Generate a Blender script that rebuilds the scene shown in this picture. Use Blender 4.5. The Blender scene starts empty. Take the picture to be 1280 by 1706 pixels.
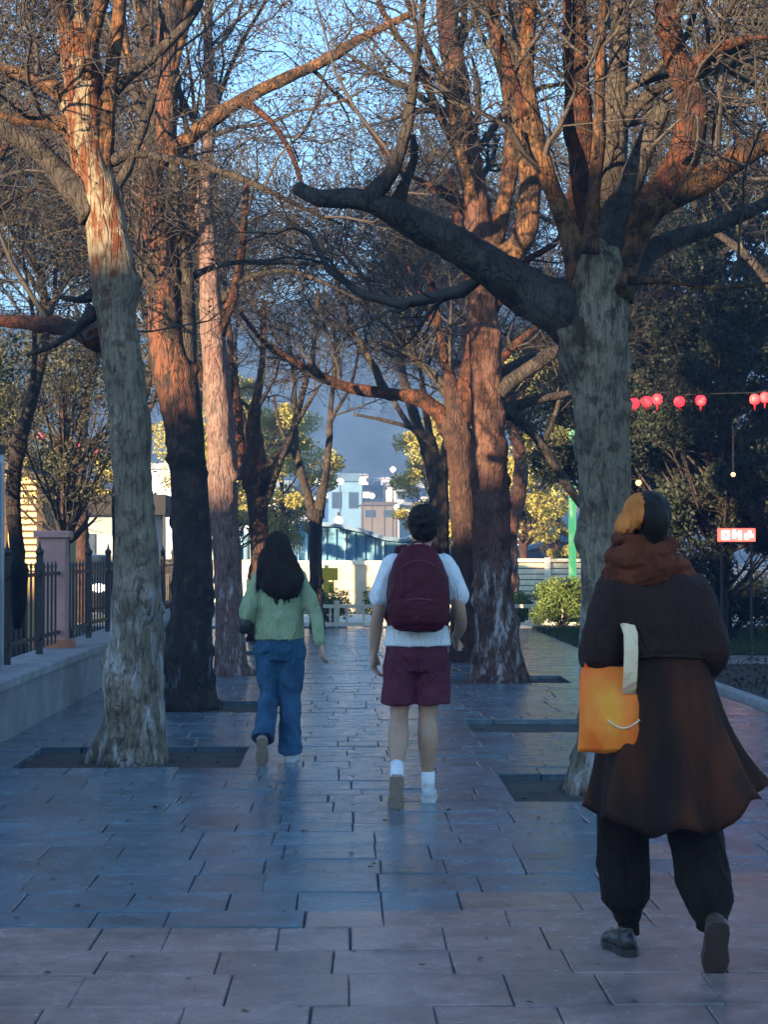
import bpy, bmesh, math, random
import numpy as np
from mathutils import Vector, Matrix, noise as mnoise

sc = bpy.context.scene
R = math.radians
F = 3200.0          # focal length in photograph pixels
HC = 1.45           # camera height
VX, HY = 580.0, 920.0

# ------------------------------------------------------------------ camera
cam_d = bpy.data.cameras.new("camera")
cam = bpy.data.objects.new("camera", cam_d)
sc.collection.objects.link(cam)
cam_d.sensor_fit = 'VERTICAL'
cam_d.sensor_height = 36.0
cam_d.lens = F / 1706 * 36.0
cam_d.clip_start = 0.1
cam_d.clip_end = 3000
cam.location = (0, 0, HC)
cam.rotation_euler = (R(90) + math.atan((HY - 853) / F), 0, -math.atan((640 - VX) / F))
sc.camera = cam

# ------------------------------------------------------------------ light
SUN_EL, SUN_AZ = 6.6, 40.0      # low evening sun, behind the camera to the left
w = bpy.data.worlds.new("World")
sc.world = w
w.use_nodes = True
nt = w.node_tree
for n in list(nt.nodes): nt.nodes.remove(n)
out = nt.nodes.new('ShaderNodeOutputWorld')
bg = nt.nodes.new('ShaderNodeBackground')
sky = nt.nodes.new('ShaderNodeTexSky')
sky.sky_type = 'NISHITA'
sky.sun_disc = False
sky.sun_elevation = R(SUN_EL)
sky.sun_rotation = R(180 + SUN_AZ)
sky.air_density = 1.0
sky.dust_density = 0.3
sky.ozone_density = 2.8
tint = nt.nodes.new('ShaderNodeMix')
tint.data_type = 'RGBA'; tint.blend_type = 'MULTIPLY'
tint.inputs[0].default_value = 1.0
tint.inputs[7].default_value = (0.93, 1.0, 1.08, 1)
nt.links.new(sky.outputs[0], tint.inputs[6])
nt.links.new(tint.outputs[2], bg.inputs[0])
bg.inputs[1].default_value = 0.15
nt.links.new(bg.outputs[0], out.inputs[0])

sun_d = bpy.data.lights.new("sun", 'SUN')
sun_d.energy = 5.0
sun_d.angle = R(0.5)
sun_d.color = (1.0, 0.72, 0.42)
sun = bpy.data.objects.new("sun", sun_d)
sc.collection.objects.link(sun)
sdir = Vector((math.sin(R(SUN_AZ)) * math.cos(R(SUN_EL)), math.cos(R(SUN_AZ)) * math.cos(R(SUN_EL)), -math.sin(R(SUN_EL))))
sun.rotation_euler = sdir.to_track_quat('-Z', 'Y').to_euler()

sc.view_settings.view_transform = 'Standard'
sc.view_settings.look = 'None'
sc.view_settings.gamma = 1.0
sc.view_settings.exposure = 2.3
sc.cycles.max_bounces = 5
sc.cycles.transparent_max_bounces = 8

# ------------------------------------------------------------------ helpers
rng = np.random.default_rng(7)
random.seed(7)
col = sc.collection

def W(px, py, d, dx=0.0, dy=0.0):
    s = F / d
    return Vector(((px - VX) / s + dx, d + dy, HC + (HY - py) / s))

def tag(o, label=None, cat=None, group=None, kind=None):
    if label: o['label'] = label
    if cat: o['category'] = cat
    if group: o['group'] = group
    if kind: o['kind'] = kind
    return o

def empty(name, loc=(0, 0, 0), rz=0, label=None, cat=None, group=None, kind=None):
    o = bpy.data.objects.new(name, None)
    o.empty_display_size = 0.2
    col.objects.link(o)
    o.location = loc
    o.rotation_euler = (0, 0, rz)
    return tag(o, label, cat, group, kind)

def link(name, me, mat=None, parent=None, world=True):
    o = bpy.data.objects.new(name, me)
    col.objects.link(o)
    if mat is not None:
        for m in (mat if isinstance(mat, (list, tuple)) else [mat]): me.materials.append(m)
    if parent is not None:
        o.parent = parent
        if world: o.matrix_parent_inverse = Matrix.LocRotScale(parent.location, parent.rotation_euler, parent.scale).inverted()
    return o

def mesh_np(name, verts, quads, smooth=True):
    me = bpy.data.meshes.new(name)
    verts = np.asarray(verts, dtype=np.float32); quads = np.asarray(quads, dtype=np.int32)
    k = quads.shape[1]
    me.vertices.add(len(verts)); me.vertices.foreach_set('co', verts.ravel())
    me.loops.add(quads.size); me.loops.foreach_set('vertex_index', quads.ravel())
    me.polygons.add(len(quads))
    me.polygons.foreach_set('loop_start', np.arange(len(quads), dtype=np.int32) * k)
    me.polygons.foreach_set('use_smooth', np.full(len(quads), smooth))
    me.update(calc_edges=True)
    return me

class MB:
    """collects simple solids into one mesh"""
    def __init__(s): s.v = []; s.f = []; s.m = []; s.mi = 0
    def add(s, v, f):
        b = len(s.v); s.v += [tuple(p) for p in v]; s.f += [tuple(i + b for i in q) for q in f]; s.m += [s.mi] * len(f)
    def box(s, x0, x1, y0, y1, z0, z1, c=0.0, rz=0.0):
        if c <= 0:
            v = [(x0,y0,z0),(x1,y0,z0),(x1,y1,z0),(x0,y1,z0),(x0,y0,z1),(x1,y0,z1),(x1,y1,z1),(x0,y1,z1)]
            f = [(0,3,2,1),(4,5,6,7),(0,1,5,4),(1,2,6,5),(2,3,7,6),(3,0,4,7)]
        else:
            v = []
            for (z, q) in ((z0, 0), (z1 - c, 0), (z1, c)):
                v += [(x0+q,y0+q,z),(x1-q,y0+q,z),(x1-q,y1-q,z),(x0+q,y1-q,z)]
            f = [(0,3,2,1),(8,9,10,11)]
            for l in (0, 4):
                for i in range(4): f.append((l+i, l+(i+1)%4, l+4+(i+1)%4, l+4+i))
        if rz:
            cx, cy = (x0+x1)/2, (y0+y1)/2; ca, sa = math.cos(rz), math.sin(rz)
            v = [(cx+(a-cx)*ca-(b-cy)*sa, cy+(a-cx)*sa+(b-cy)*ca, z) for a, b, z in v]
        s.add(v, f)
    def tube(s, pts, rad, n=10, cap=True, mod=None):
        pts = [Vector(p) for p in pts]; m = len(pts)
        if not hasattr(rad, '__len__'): rad = [rad] * m
        t0 = (pts[-1] - pts[0]).normalized()
        ref = Vector((0, 1, 0)) if abs(t0.y) < 0.8 else Vector((1, 0, 0))
        v = []
        for i, p in enumerate(pts):
            t = (pts[min(i+1, m-1)] - pts[max(i-1, 0)]).normalized()
            u = t.cross(ref).normalized(); w_ = t.cross(u).normalized()
            r = rad[i]; ra, rb = (r if hasattr(r, '__len__') else (r, r))
            for k in range(n):
                a = 2*math.pi*k/n
                q = 1.0 if mod is None else mod(i/(m-1), a)
                v.append(p + u*(math.cos(a)*ra*q) + w_*(math.sin(a)*rb*q))
        f = [(i*n+k, i*n+(k+1)%n, (i+1)*n+(k+1)%n, (i+1)*n+k) for i in range(m-1) for k in range(n)]
        if cap: f += [tuple(range(n))[::-1], tuple((m-1)*n+k for k in range(n))]
        s.add(v, f)
    def loft(s, rings, n=28, mod=None):
        """rings (cx,cy,cz,rx,ry): horizontal ellipses from the bottom to the top"""
        m = len(rings); v = []
        for i, (cx, cy, cz, rx, ry) in enumerate(rings):
            for k in range(n):
                a = 2*math.pi*k/n
                q = 1.0 if mod is None else mod(i/(m-1), a)
                v.append((cx + math.cos(a)*rx*q, cy + math.sin(a)*ry*q, cz))
        f = [(i*n+k, i*n+(k+1)%n, (i+1)*n+(k+1)%n, (i+1)*n+k) for i in range(m-1) for k in range(n)]
        f += [tuple(range(n))[::-1], tuple((m-1)*n+k for k in range(n))]
        s.add(v, f)
    def ball(s, c, r, n=14, m=9, M=None):
        c = Vector(c); rx, ry, rz = r if hasattr(r, '__len__') else (r, r, r)
        v = []
        for i in range(1, m):
            t = math.pi*i/m
            for k in range(n):
                a = 2*math.pi*k/n
                p = Vector((math.cos(a)*math.sin(t)*rx, math.sin(a)*math.sin(t)*ry, -math.cos(t)*rz))
                if M is not None: p = M @ p
                v.append(c + p)
        lo = Vector((0, 0, -rz)); hi = Vector((0, 0, rz))
        if M is not None: lo = M @ lo; hi = M @ hi
        v += [c + lo, c + hi]; nb = (m-1)*n
        f = [(i*n+k, i*n+(k+1)%n, (i+1)*n+(k+1)%n, (i+1)*n+k) for i in range(m-2) for k in range(n)]
        f += [(nb, (k+1)%n, k) for k in range(n)] + [(nb+1, (m-2)*n+k, (m-2)*n+(k+1)%n) for k in range(n)]
        s.add(v, f)
    def prism(s, poly, y0, y1):
        n = len(poly)
        v = [(x, y0, z) for x, z in poly] + [(x, y1, z) for x, z in poly]
        f = [tuple(range(n)), tuple(range(n, 2*n))[::-1]] + [(i, i+n, (i+1)%n+n, (i+1)%n) for i in range(n)]
        s.add(v, f)
    def mesh(s, name, smooth=False, fix=True):
        me = bpy.data.meshes.new(name)
        me.from_pydata(s.v, [], s.f)
        if fix:
            bm = bmesh.new(); bm.from_mesh(me); bmesh.ops.recalc_face_normals(bm, faces=bm.faces); bm.to_mesh(me); bm.free()
        me.polygons.foreach_set('use_smooth', [smooth] * len(me.polygons))
        if any(s.m): me.polygons.foreach_set('material_index', s.m)
        me.update(); return me
    def build(s, name, mat, parent=None, smooth=False):
        return link(name, s.mesh(name, smooth), mat, parent)
    def fused(s, name, mat, parent=None, voxel=0.008, smooth=6):
        """union of the solids as ONE continuous skin"""
        me = s.mesh(name)
        o = bpy.data.objects.new(name, me); col.objects.link(o)
        m = o.modifiers.new('r', 'REMESH'); m.mode = 'VOXEL'; m.voxel_size = voxel; m.use_smooth_shade = True
        m2 = o.modifiers.new('s', 'SMOOTH'); m2.factor = 0.5; m2.iterations = smooth
        dg = bpy.context.evaluated_depsgraph_get()
        nm = bpy.data.meshes.new_from_object(o.evaluated_get(dg)); nm.name = name
        bpy.data.objects.remove(o)
        nm.polygons.foreach_set('use_smooth', [True] * len(nm.polygons))
        return link(name, nm, mat, parent)

# ------------------------------------------------------------------ materials
class NG:
    def __init__(s, name):
        s.m = bpy.data.materials.new(name); s.m.use_nodes = True
        s.t = s.m.node_tree; s.b = s.t.nodes['Principled BSDF']
    def n(s, typ, **kw):
        x = s.t.nodes.new(typ)
        for k, v in kw.items():
            if isinstance(k, str) and k.startswith('i_'): x.inputs[k[2:].replace('_', ' ')].default_value = v
            else: setattr(x, k, v)
        return x
    def l(s, a, b): s.t.links.new(a, b)
    def ramp(s, fac, stops):
        r = s.t.nodes.new('ShaderNodeValToRGB'); e = r.color_ramp.elements
        while len(e) < len(stops): e.new(0.5)
        for q, (p, c) in zip(e, stops): q.position = p; q.color = tuple(c) + (1,) if len(c) == 3 else c
        s.l(fac, r.inputs[0]); return r.outputs[0]
    def coord(s, scale=(1, 1, 1), kind='Object'):
        c = s.n('ShaderNodeTexCoord'); mp = s.n('ShaderNodeMapping'); mp.inputs['Scale'].default_value = scale
        s.l(c.outputs[kind], mp.inputs[0]); return mp.outputs[0]
    def noise(s, vec, scale, detail=4, rough=0.6):
        x = s.n('ShaderNodeTexNoise', i_Scale=scale, i_Detail=detail, i_Roughness=rough); s.l(vec, x.inputs[0]); return x.outputs[0]
    def mix(s, fac, a, b, blend='MIX'):
        x = s.n('ShaderNodeMix', data_type='RGBA', blend_type=blend)
        for sock, v in ((0, fac), (6, a), (7, b)):
            if hasattr(v, 'is_linked'): s.l(v, x.inputs[sock])
            else: x.inputs[sock].default_value = v if sock == 0 else tuple(v) + (1,)
        return x.outputs[2]
    def math(s, op, a, b=0.0):
        x = s.n('ShaderNodeMath', operation=op)
        for i, v in enumerate((a, b)):
            if hasattr(v, 'is_linked'): s.l(v, x.inputs[i])
            else: x.inputs[i].default_value = v
        return x.outputs[0]
    def bump(s, h, strength=0.5, dist=0.02):
        x = s.n('ShaderNodeBump', i_Strength=strength, i_Distance=dist); s.l(h, x.inputs['Height']); s.l(x.outputs[0], s.b.inputs['Normal'])
    def base(s, c):
        if hasattr(c, 'is_linked'): s.l(c, s.b.inputs['Base Color'])
        else: s.b.inputs['Base Color'].default_value = tuple(c) + (1,)

def plain(name, c, rough=0.7, var=0.25, scale=6, bump=0.0, bscale=60, metal=0.0, stretch=(1, 1, 1), spec=0.5):
    g = NG(name); v = g.coord(stretch)
    n = g.noise(v, scale, 5)
    lo = tuple(x * (1 - var) for x in c); hi = tuple(min(1, x * (1 + var)) for x in c)
    g.base(g.ramp(n, [(0.3, lo), (0.7, hi)]))
    g.b.inputs['Roughness'].default_value = rough; g.b.inputs['Metallic'].default_value = metal
    g.b.inputs['Specular IOR Level'].default_value = spec
    if bump: g.bump(g.noise(v, bscale, 4), bump, 0.01)
    return g.m

def emis(name, c, strength):
    g = NG(name); g.base((0.1, 0.1, 0.1)); g.b.inputs['Emission Color'].default_value = tuple(c) + (1,)
    g.b.inputs['Emission Strength'].default_value = strength
    return g.m

def bark(name, c0, c1, c2, paint_to=1.25, paint=(0.42, 0.43, 0.46), amount=0.5, upper=None, fl=(0.5, 0.6)):
    g = NG(name)
    v = g.coord((1, 1, 1)); vs = g.coord((1, 1, 0.22))
    big = g.noise(v, 2.6, 4); flake = g.noise(v, 9, 6, 0.65); streak = g.noise(vs, 34, 7, 0.75); crack = g.noise(vs, 11, 8, 0.75)
    c = g.mix(g.ramp(big, [(0.38, (0, 0, 0)), (0.62, (1, 1, 1))]), c0, c1)
    c = g.mix(g.ramp(flake, [(fl[0], (0, 0, 0)), (fl[1], (1, 1, 1))]), c, c2)
    c = g.mix(g.ramp(streak, [(0.32, (1, 1, 1)), (0.5, (0, 0, 0))]), c, (0.02, 0.017, 0.014))
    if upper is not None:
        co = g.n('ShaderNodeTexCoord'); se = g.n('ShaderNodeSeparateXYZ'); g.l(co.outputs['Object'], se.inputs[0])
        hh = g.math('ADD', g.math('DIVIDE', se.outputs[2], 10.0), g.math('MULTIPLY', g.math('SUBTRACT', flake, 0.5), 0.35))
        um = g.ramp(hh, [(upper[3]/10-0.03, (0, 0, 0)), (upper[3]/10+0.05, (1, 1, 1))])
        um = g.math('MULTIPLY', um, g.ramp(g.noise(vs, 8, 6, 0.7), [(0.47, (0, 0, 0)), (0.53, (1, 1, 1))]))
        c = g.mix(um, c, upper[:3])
    if amount > 0:
        co = g.n('ShaderNodeTexCoord'); se = g.n('ShaderNodeSeparateXYZ'); g.l(co.outputs['Object'], se.inputs[0])
        edge = g.math('ADD', se.outputs[2], g.math('MULTIPLY', g.math('SUBTRACT', big, 0.5), 0.35))
        below = g.ramp(g.math('DIVIDE', edge, 4.0), [(paint_to / 4 - 0.02, (1, 1, 1)), (paint_to / 4 + 0.02, (0, 0, 0))])
        patch = g.ramp(crack, [(0.60 - 0.2 * amount, (0, 0, 0)), (0.72 - 0.2 * amount, (1, 1, 1))])
        msk = g.math('MULTIPLY', below, patch)
        c = g.mix(msk, c, paint)
    g.base(c)
    g.b.inputs['Roughness'].default_value = 0.85
    g.b.inputs['Specular IOR Level'].default_value = 0.25
    h = g.math('ADD', g.math('MULTIPLY', crack, 1.0), g.math('MULTIPLY', flake, 0.6))
    pl = g.n('ShaderNodeTexVoronoi', feature='DISTANCE_TO_EDGE', i_Scale=19.0); wv = g.mix(0.12, vs, g.n('ShaderNodeTexNoise', i_Scale=6.0).outputs[1]); g.l(wv, pl.inputs[0])
    h = g.math('ADD', h, g.math('MULTIPLY', g.math('MINIMUM', pl.outputs[0], 0.12), 2.6))
    g.bump(h, 1.0, 0.045)
    return g.m

M = {}
M['bark_grey'] = bark('bark_grey', (0.20, 0.165, 0.11), (0.29, 0.235, 0.165), (0.14, 0.105, 0.07), 1.25, (0.46, 0.43, 0.41), 0.55, (0.115, 0.042, 0.018, 3.2))  # reddish upper tone paints the low sunlight into the bark
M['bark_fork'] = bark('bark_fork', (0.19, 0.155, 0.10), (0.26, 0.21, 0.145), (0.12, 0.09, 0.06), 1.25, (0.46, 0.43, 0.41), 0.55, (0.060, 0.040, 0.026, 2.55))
M['bark_dark'] = bark('bark_dark', (0.022, 0.02, 0.019), (0.035, 0.026, 0.022), (0.06, 0.042, 0.034), 1.2, (0.16, 0.18, 0.21), 0.2, (0.15, 0.062, 0.035, 2.7))  # upper stem carries the orange sunset light in its colour
M['bark_pink'] = bark('bark_pink', (0.20, 0.115, 0.10), (0.15, 0.11, 0.10), (0.23, 0.155, 0.14), 1.1, (0.45, 0.42, 0.43), 0.45)
M['bark_red'] = bark('bark_red', (0.10, 0.042, 0.028), (0.14, 0.075, 0.055), (0.055, 0.03, 0.022), 1.3, (0.42, 0.40, 0.40), 0.5)
M['bark_brown'] = bark('bark_brown', (0.06, 0.028, 0.02), (0.08, 0.045, 0.035), (0.035, 0.022, 0.018), 1.0, (0.3, 0.3, 0.3), 0.0)
M['bark_black'] = bark('bark_black', (0.030, 0.024, 0.020), (0.05, 0.036, 0.028), (0.02, 0.017, 0.015), 1.0, (0.3, 0.3, 0.3), 0.0)
M['limb_warm'] = bark('limb_warm', (0.15, 0.062, 0.025), (0.19, 0.10, 0.045), (0.035, 0.022, 0.016), 1, amount=0, fl=(0.42, 0.56))  # patches of orange sun highlight put into the bark colour
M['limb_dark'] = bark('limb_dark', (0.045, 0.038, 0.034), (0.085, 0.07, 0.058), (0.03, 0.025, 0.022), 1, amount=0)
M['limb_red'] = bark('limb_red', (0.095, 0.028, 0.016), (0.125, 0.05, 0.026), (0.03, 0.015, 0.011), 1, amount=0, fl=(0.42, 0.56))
M['twig'] = plain('twig', (0.036, 0.029, 0.025), 0.8, 0.5, 3)
M['twig_pale'] = plain('twig_pale', (0.058, 0.052, 0.042), 0.8, 0.5, 3)

def leafmat(name, a, b, c, transl=0.25):
    g = NG(name)
    oi = g.n('ShaderNodeNewGeometry')
    r = g.ramp(oi.outputs['Random Per Island'], [(0.0, a), (0.5, b), (1.0, c)])
    g.base(r); g.b.inputs['Roughness'].default_value = 0.6; g.b.inputs['Specular IOR Level'].default_value = 0.3
    tr = g.n('ShaderNodeBsdfTranslucent'); g.l(r, tr.inputs[0])
    mx = g.n('ShaderNodeMixShader'); mx.inputs[0].default_value = transl
    g.l(g.b.outputs[0], mx.inputs[1]); g.l(tr.outputs[0], mx.inputs[2])
    g.l(mx.outputs[0], g.t.nodes['Material Output'].inputs[0])
    return g.m
M['leaf_brown'] = leafmat('leaf_brown', (0.03, 0.025, 0.018), (0.055, 0.046, 0.028), (0.085, 0.055, 0.032))
M['leaf_olive'] = leafmat('leaf_olive', (0.035, 0.042, 0.022), (0.06, 0.068, 0.032), (0.09, 0.085, 0.045))
M['leaf_dark'] = leafmat('leaf_dark', (0.013, 0.022, 0.014), (0.022, 0.032, 0.02), (0.04, 0.048, 0.034), 0.1)
M['leaf_spring'] = leafmat('leaf_spring', (0.28, 0.28, 0.06), (0.40, 0.37, 0.11), (0.5, 0.42, 0.15), 0.35)
M['leaf_hedge'] = leafmat('leaf_hedge', (0.025, 0.05, 0.015), (0.04, 0.08, 0.02), (0.07, 0.11, 0.03), 0.2)
M['leaf_shrub'] = leafmat('leaf_shrub', (0.08, 0.13, 0.03), (0.13, 0.20, 0.05), (0.20, 0.26, 0.07), 0.3)

# ------------------------------------------------------------------ tree machinery
def catmull(P, step=0.05, nmin=6):
    P = [np.array(p, float) for p in P]
    P = [2*P[0]-P[1]] + P + [2*P[-1]-P[-2]]
    o = []
    for i in range(1, len(P)-2):
        L = np.linalg.norm(P[i+1][:3]-P[i][:3]); n = max(2, int(L/step))
        for k in range(n):
            t = k/n
            a, b, c, d = P[i-1], P[i], P[i+1], P[i+2]
            o.append(0.5*((2*b)+(-a+c)*t+(2*a-5*b+4*c-d)*t*t+(-a+3*b-3*c+d)*t**3))
    o.append(P[-2]); return np.array(o)

def stem_mesh(name, path, n=24, lump=0.10, flare=0.0, seed=0, zb=0.0, collar=0.0):
    """tapering organic tube along path (x,y,z,r) with bumps, burrs and root flare"""
    path = np.asarray(path); P = path[:, :3]; r = np.maximum(path[:, 3], 0.002)
    if collar:
        sl = np.r_[0, np.cumsum(np.linalg.norm(np.diff(P, axis=0), axis=1))]; r = r*(1+collar*np.exp(-sl/(2.2*r[0]+1e-6)))
    T = np.gradient(P, axis=0); T /= np.linalg.norm(T, axis=1)[:, None] + 1e-9
    ref = np.array([0, 1.0, 0]) if abs(T.mean(0)[1]) < 0.8 else np.array([1.0, 0, 0])
    U = np.cross(T, ref); U /= np.linalg.norm(U, axis=1)[:, None]; V = np.cross(T, U)
    V_ = []
    ang = np.arange(n) * 2*np.pi/n
    ph = seed * 1.7
    for i in range(len(P)):
        for a in ang:
            d = U[i]*math.cos(a) + V[i]*math.sin(a)
            p = P[i] + d*r[i]
            q = Vector(p)
            k = 1 + lump*mnoise.noise(Vector((q.x*5+ph, q.y*5, q.z*1.6))) + lump*0.7*mnoise.noise(Vector((q.x*14, q.y*14+ph, q.z*4)))
            b = mnoise.noise(Vector((q.x*3.1, q.y*3.1-ph, q.z*2.7+ph)))
            if b > 0.24: k += (b-0.24)*0.9*min(1, lump*8)
            b2 = mnoise.noise(Vector((q.x*9-ph, q.y*9, q.z*7)))
            if b2 > 0.38: k += (b2-0.38)*0.8
            if flare:
                h = max(0, q.z-zb); e = math.exp(-h/0.13)
                k += flare*e*(0.75+0.3*math.cos(5*a+ph)+0.2*math.cos(3*a+2*ph)) + 0.06*math.exp(-h/0.7)*math.cos(6*a+ph+h)
            V_.append(P[i] + d*r[i]*k)
    m = len(P); idx = np.arange(m*n).reshape(m, n)
    q = np.stack([idx[:-1], np.roll(idx, -1, 1)[:-1], np.roll(idx, -1, 1)[1:], idx[1:]], -1).reshape(-1, 4)
    V_ = np.array(V_)
    V_ = np.vstack([V_, P[-1] + T[-1]*r[-1]*0.5]); tip = len(V_)-1
    V_ = np.vstack([V_, P[0]]); bot = len(V_)-1
    capq = np.array([[idx[-1, k], idx[-1, (k+1) % n], tip, tip] for k in range(n)])
    me = bpy.data.meshes.new(name)
    me.from_pydata(V_.tolist(), [], q.tolist() + [(a, b, c) for a, b, c, _ in capq.tolist()] + [(k, bot, (k+1) % n) for k in range(n)])
    me.polygons.foreach_set('use_smooth', [True]*len(me.polygons)); me.update()
    return me

def resample(path, n):
    path = np.asarray(path); s = np.r_[0, np.cumsum(np.linalg.norm(np.diff(path[:, :3], axis=0), axis=1))]
    t = np.linspace(0, s[-1], n)
    return np.stack([np.interp(t, s, path[:, k]) for k in range(4)], 1)

def unit(a): return a / (np.linalg.norm(a, axis=-1, keepdims=True) + 1e-9)

def spawn(par, per, tr, lr, rk, rmin, P=5, spread=0.9, up=0.15, droop=0.0, wig=0.25, rs=None):
    """par (N,K,4) polylines with radius -> children (M,P,4)"""
    N, K, _ = par.shape
    n = int(N*per); pi = rs.integers(0, N, n)
    t = rs.uniform(tr[0], tr[1], n)*(K-1); i0 = np.minimum(t.astype(int), K-2); f = (t-i0)[:, None]
    a = par[pi, i0]; b = par[pi, i0+1]; st = a*(1-f)+b*f
    tan = unit(b[:, :3]-a[:, :3])
    rnd = unit(rs.normal(size=(n, 3))); perp = unit(rnd-(rnd*tan).sum(1, keepdims=True)*tan)
    d = unit(tan*rs.uniform(0.3, 1.0, (n, 1)) + perp*spread + np.array([0, 0, up]))
    L = rs.uniform(lr[0], lr[1], n)
    r0 = np.maximum(np.minimum(st[:, 3]*rk, 1), rmin)
    o = np.zeros((n, P, 4)); o[:, 0, :3] = st[:, :3]; o[:, 0, 3] = r0
    for k in range(1, P):
        d = unit(d + rs.normal(size=(n, 3))*wig + np.array([0, 0, up*0.35-droop]))
        o[:, k, :3] = o[:, k-1, :3] + d*(L/(P-1))[:, None]
        o[:, k, 3] = np.maximum(r0*(1-0.75*k/(P-1)), rmin*0.7)
    return o

def tubes_np(lines, S=3):
    N, P, _ = lines.shape
    X = lines[:, :, :3]; r = lines[:, :, 3]
    T = unit(np.gradient(X, axis=1)); mean = unit(X[:, -1]-X[:, 0])
    ref = np.where(np.abs(mean[:, 1:2]) < 0.8, np.array([[0, 1.0, 0]]), np.array([[1.0, 0, 0]]))[:, None, :]
    U = unit(np.cross(T, ref)); V = np.cross(T, U)
    a = np.arange(S)*2*np.pi/S
    v = X[:, :, None] + r[:, :, None, None]*(U[:, :, None]*np.cos(a)[:, None] + V[:, :, None]*np.sin(a)[:, None])
    idx = np.arange(N*P*S).reshape(N, P, S); nx = np.roll(idx, -1, 2)
    q = np.stack([idx[:, :-1], nx[:, :-1], nx[:, 1:], idx[:, 1:]], -1).reshape(-1, 4)
    return v.reshape(-1, 3), q

def leaves_np(pts, size, rs, flat=0.0):
    n = len(pts)
    a = unit(rs.normal(size=(n, 3))); b = unit(np.cross(a, rs.normal(size=(n, 3))))
    if flat: a[:, 2] *= (1-flat); a = unit(a)
    s = rs.uniform(size[0], size[1], (n, 1))
    v = np.stack([pts-a*s, pts+b*s*0.55, pts+a*s, pts-b*s*0.55], 1).reshape(-1, 3)
    return v, np.arange(n*4).reshape(n, 4)

def cat_mesh(name, groups):
    vs, qs, o = [], [], 0
    for v, q in groups:
        vs.append(v); qs.append(q+o); o += len(v)
    return mesh_np(name, np.vstack(vs), np.vstack(qs))

def cull(l, zmin):
    base = l[:, :, 2].min(1)
    return l[base > zmin]

def crown(root, limbs, seed, zmin, tm, lm, dens=1.0, thin=0.0032, leaf=1.0, blen=(0.9, 2.2), size=(0.010, 0.024), droop=0.02, P1=8, trs=(0.25, 1.0)):
    """branches, twigs and dead leaves grown from the limb paths"""
    rs = np.random.default_rng(seed)
    par = np.stack([resample(l, 14) for l in limbs])
    lens = np.array([np.linalg.norm(np.diff(l[:, :3], axis=0), axis=1).sum() for l in par])
    rep = np.maximum(1, np.round(lens/lens.mean()*2)).astype(int); par = np.repeat(par, rep, 0)
    nb = 24*dens/len(par)
    b1 = spawn(par, nb, trs, blen, 0.42, thin*3.2, P1, 1.0, 0.25, droop*0.5, 0.22, rs); b1[:, 0, 3] = np.minimum(b1[:, 0, 3], 0.020); b1 = cull(b1, zmin)
    b2 = cull(spawn(b1, 11, (0.15, 1.0), (0.45, 1.15), 0.5, thin*1.5, 6, 1.0, 0.12, droop, 0.25, rs), zmin)
    b3 = cull(spawn(b2, 8, (0.1, 1.0), (0.18, 0.5), 0.6, thin, 4, 1.0, 0.05, droop*2, 0.3, rs), zmin)
    me = cat_mesh('branches', [tubes_np(b1, 5), tubes_np(b2, 3), tubes_np(b3, 3)])
    c = link('crown', me, tm, root, True)
    if leaf > 0:
        n = int(len(b3)*1.1*leaf); k = rs.integers(0, len(b3), n); j = rs.integers(1, 4, n)
        pts = b3[k, j, :3] + rs.normal(size=(n, 3))*0.015
        v, q = leaves_np(pts, size, rs)
        link('leaves', mesh_np('leaves', v, q, False), lm, c, False)
    return c

def path_px(pts, d, step=0.06):
    """traced outline points (px, py, width px[, extra depth]) at their real distance d"""
    o = []
    for p in pts:
        dd = d + (p[3] if len(p) > 3 else 0)
        v = W(p[0], p[1], dd); o.append((v.x, v.y, v.z, p[2]/2*dd/F))
    return catmull(o, step)

def traced_tree(name, label, d, base, trunk, limbs, mats, seed, zmin, dens=1.0, leaf=1.0, group=None, flare=0.35, thin=0.0032, lm='leaf_brown', tm='twig', extra=3):
    v = W(base[0], base[1], d); gx, gz = v.x, 0.0
    root = empty(name, (gx, d, 0.0), 0, label, 'tree', group)
    tp = path_px(trunk, d, 0.05)
    tp[:, 2] -= 0.0
    tp[0, 2] = -0.08
    link('trunk', stem_mesh('trunk', tp, 44, 0.12, flare, seed), M[mats[0]], root)
    top = [tp[int(len(tp)*0.55):]] if extra >= 0 else []
    paths = []
    for li in limbs:
        m = mats[1]
        if isinstance(li, tuple): m, li = li
        p = path_px(li, d, 0.06); paths.append(p)
        link('limb', stem_mesh('limb', p, 18, 0.18, 0, seed+len(paths), 0, 0.35), M[m], root)
    # limbs that rise behind and in front of the traced ones
    rs = np.random.default_rng(seed+50)
    for k in range(max(0, extra)):
        i = int(len(tp)*rs.uniform(0.62, 0.95)); q = tp[i]
        a = rs.uniform(0, 2*np.pi); y = math.sin(a)
        if y < -0.2: y *= 0.6
        dr = np.array([math.cos(a)*0.6, y, rs.uniform(0.9, 1.8)]); dr /= np.linalg.norm(dr)
        L = rs.uniform(2.5, 4.2); pts = [tuple(q[:3])+(q[3]*0.45,)]
        cur = q[:3].copy()
        for s in range(5):
            dr = unit(dr+rs.normal(size=3)*0.18+np.array([0, 0, 0.08])); cur = cur+dr*L/5
            pts.append(tuple(cur)+(q[3]*0.45*(1-0.16*(s+1)),))
        p = catmull(pts, 0.08); paths.append(p)
        link('limb', stem_mesh('limb', p, 14, 0.16, 0, seed+20+k, 0, 0.35), M[mats[1]], root)
    crown(root, paths+top, seed+100, zmin, M[tm], M[lm], dens, thin, leaf)
    return root

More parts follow.
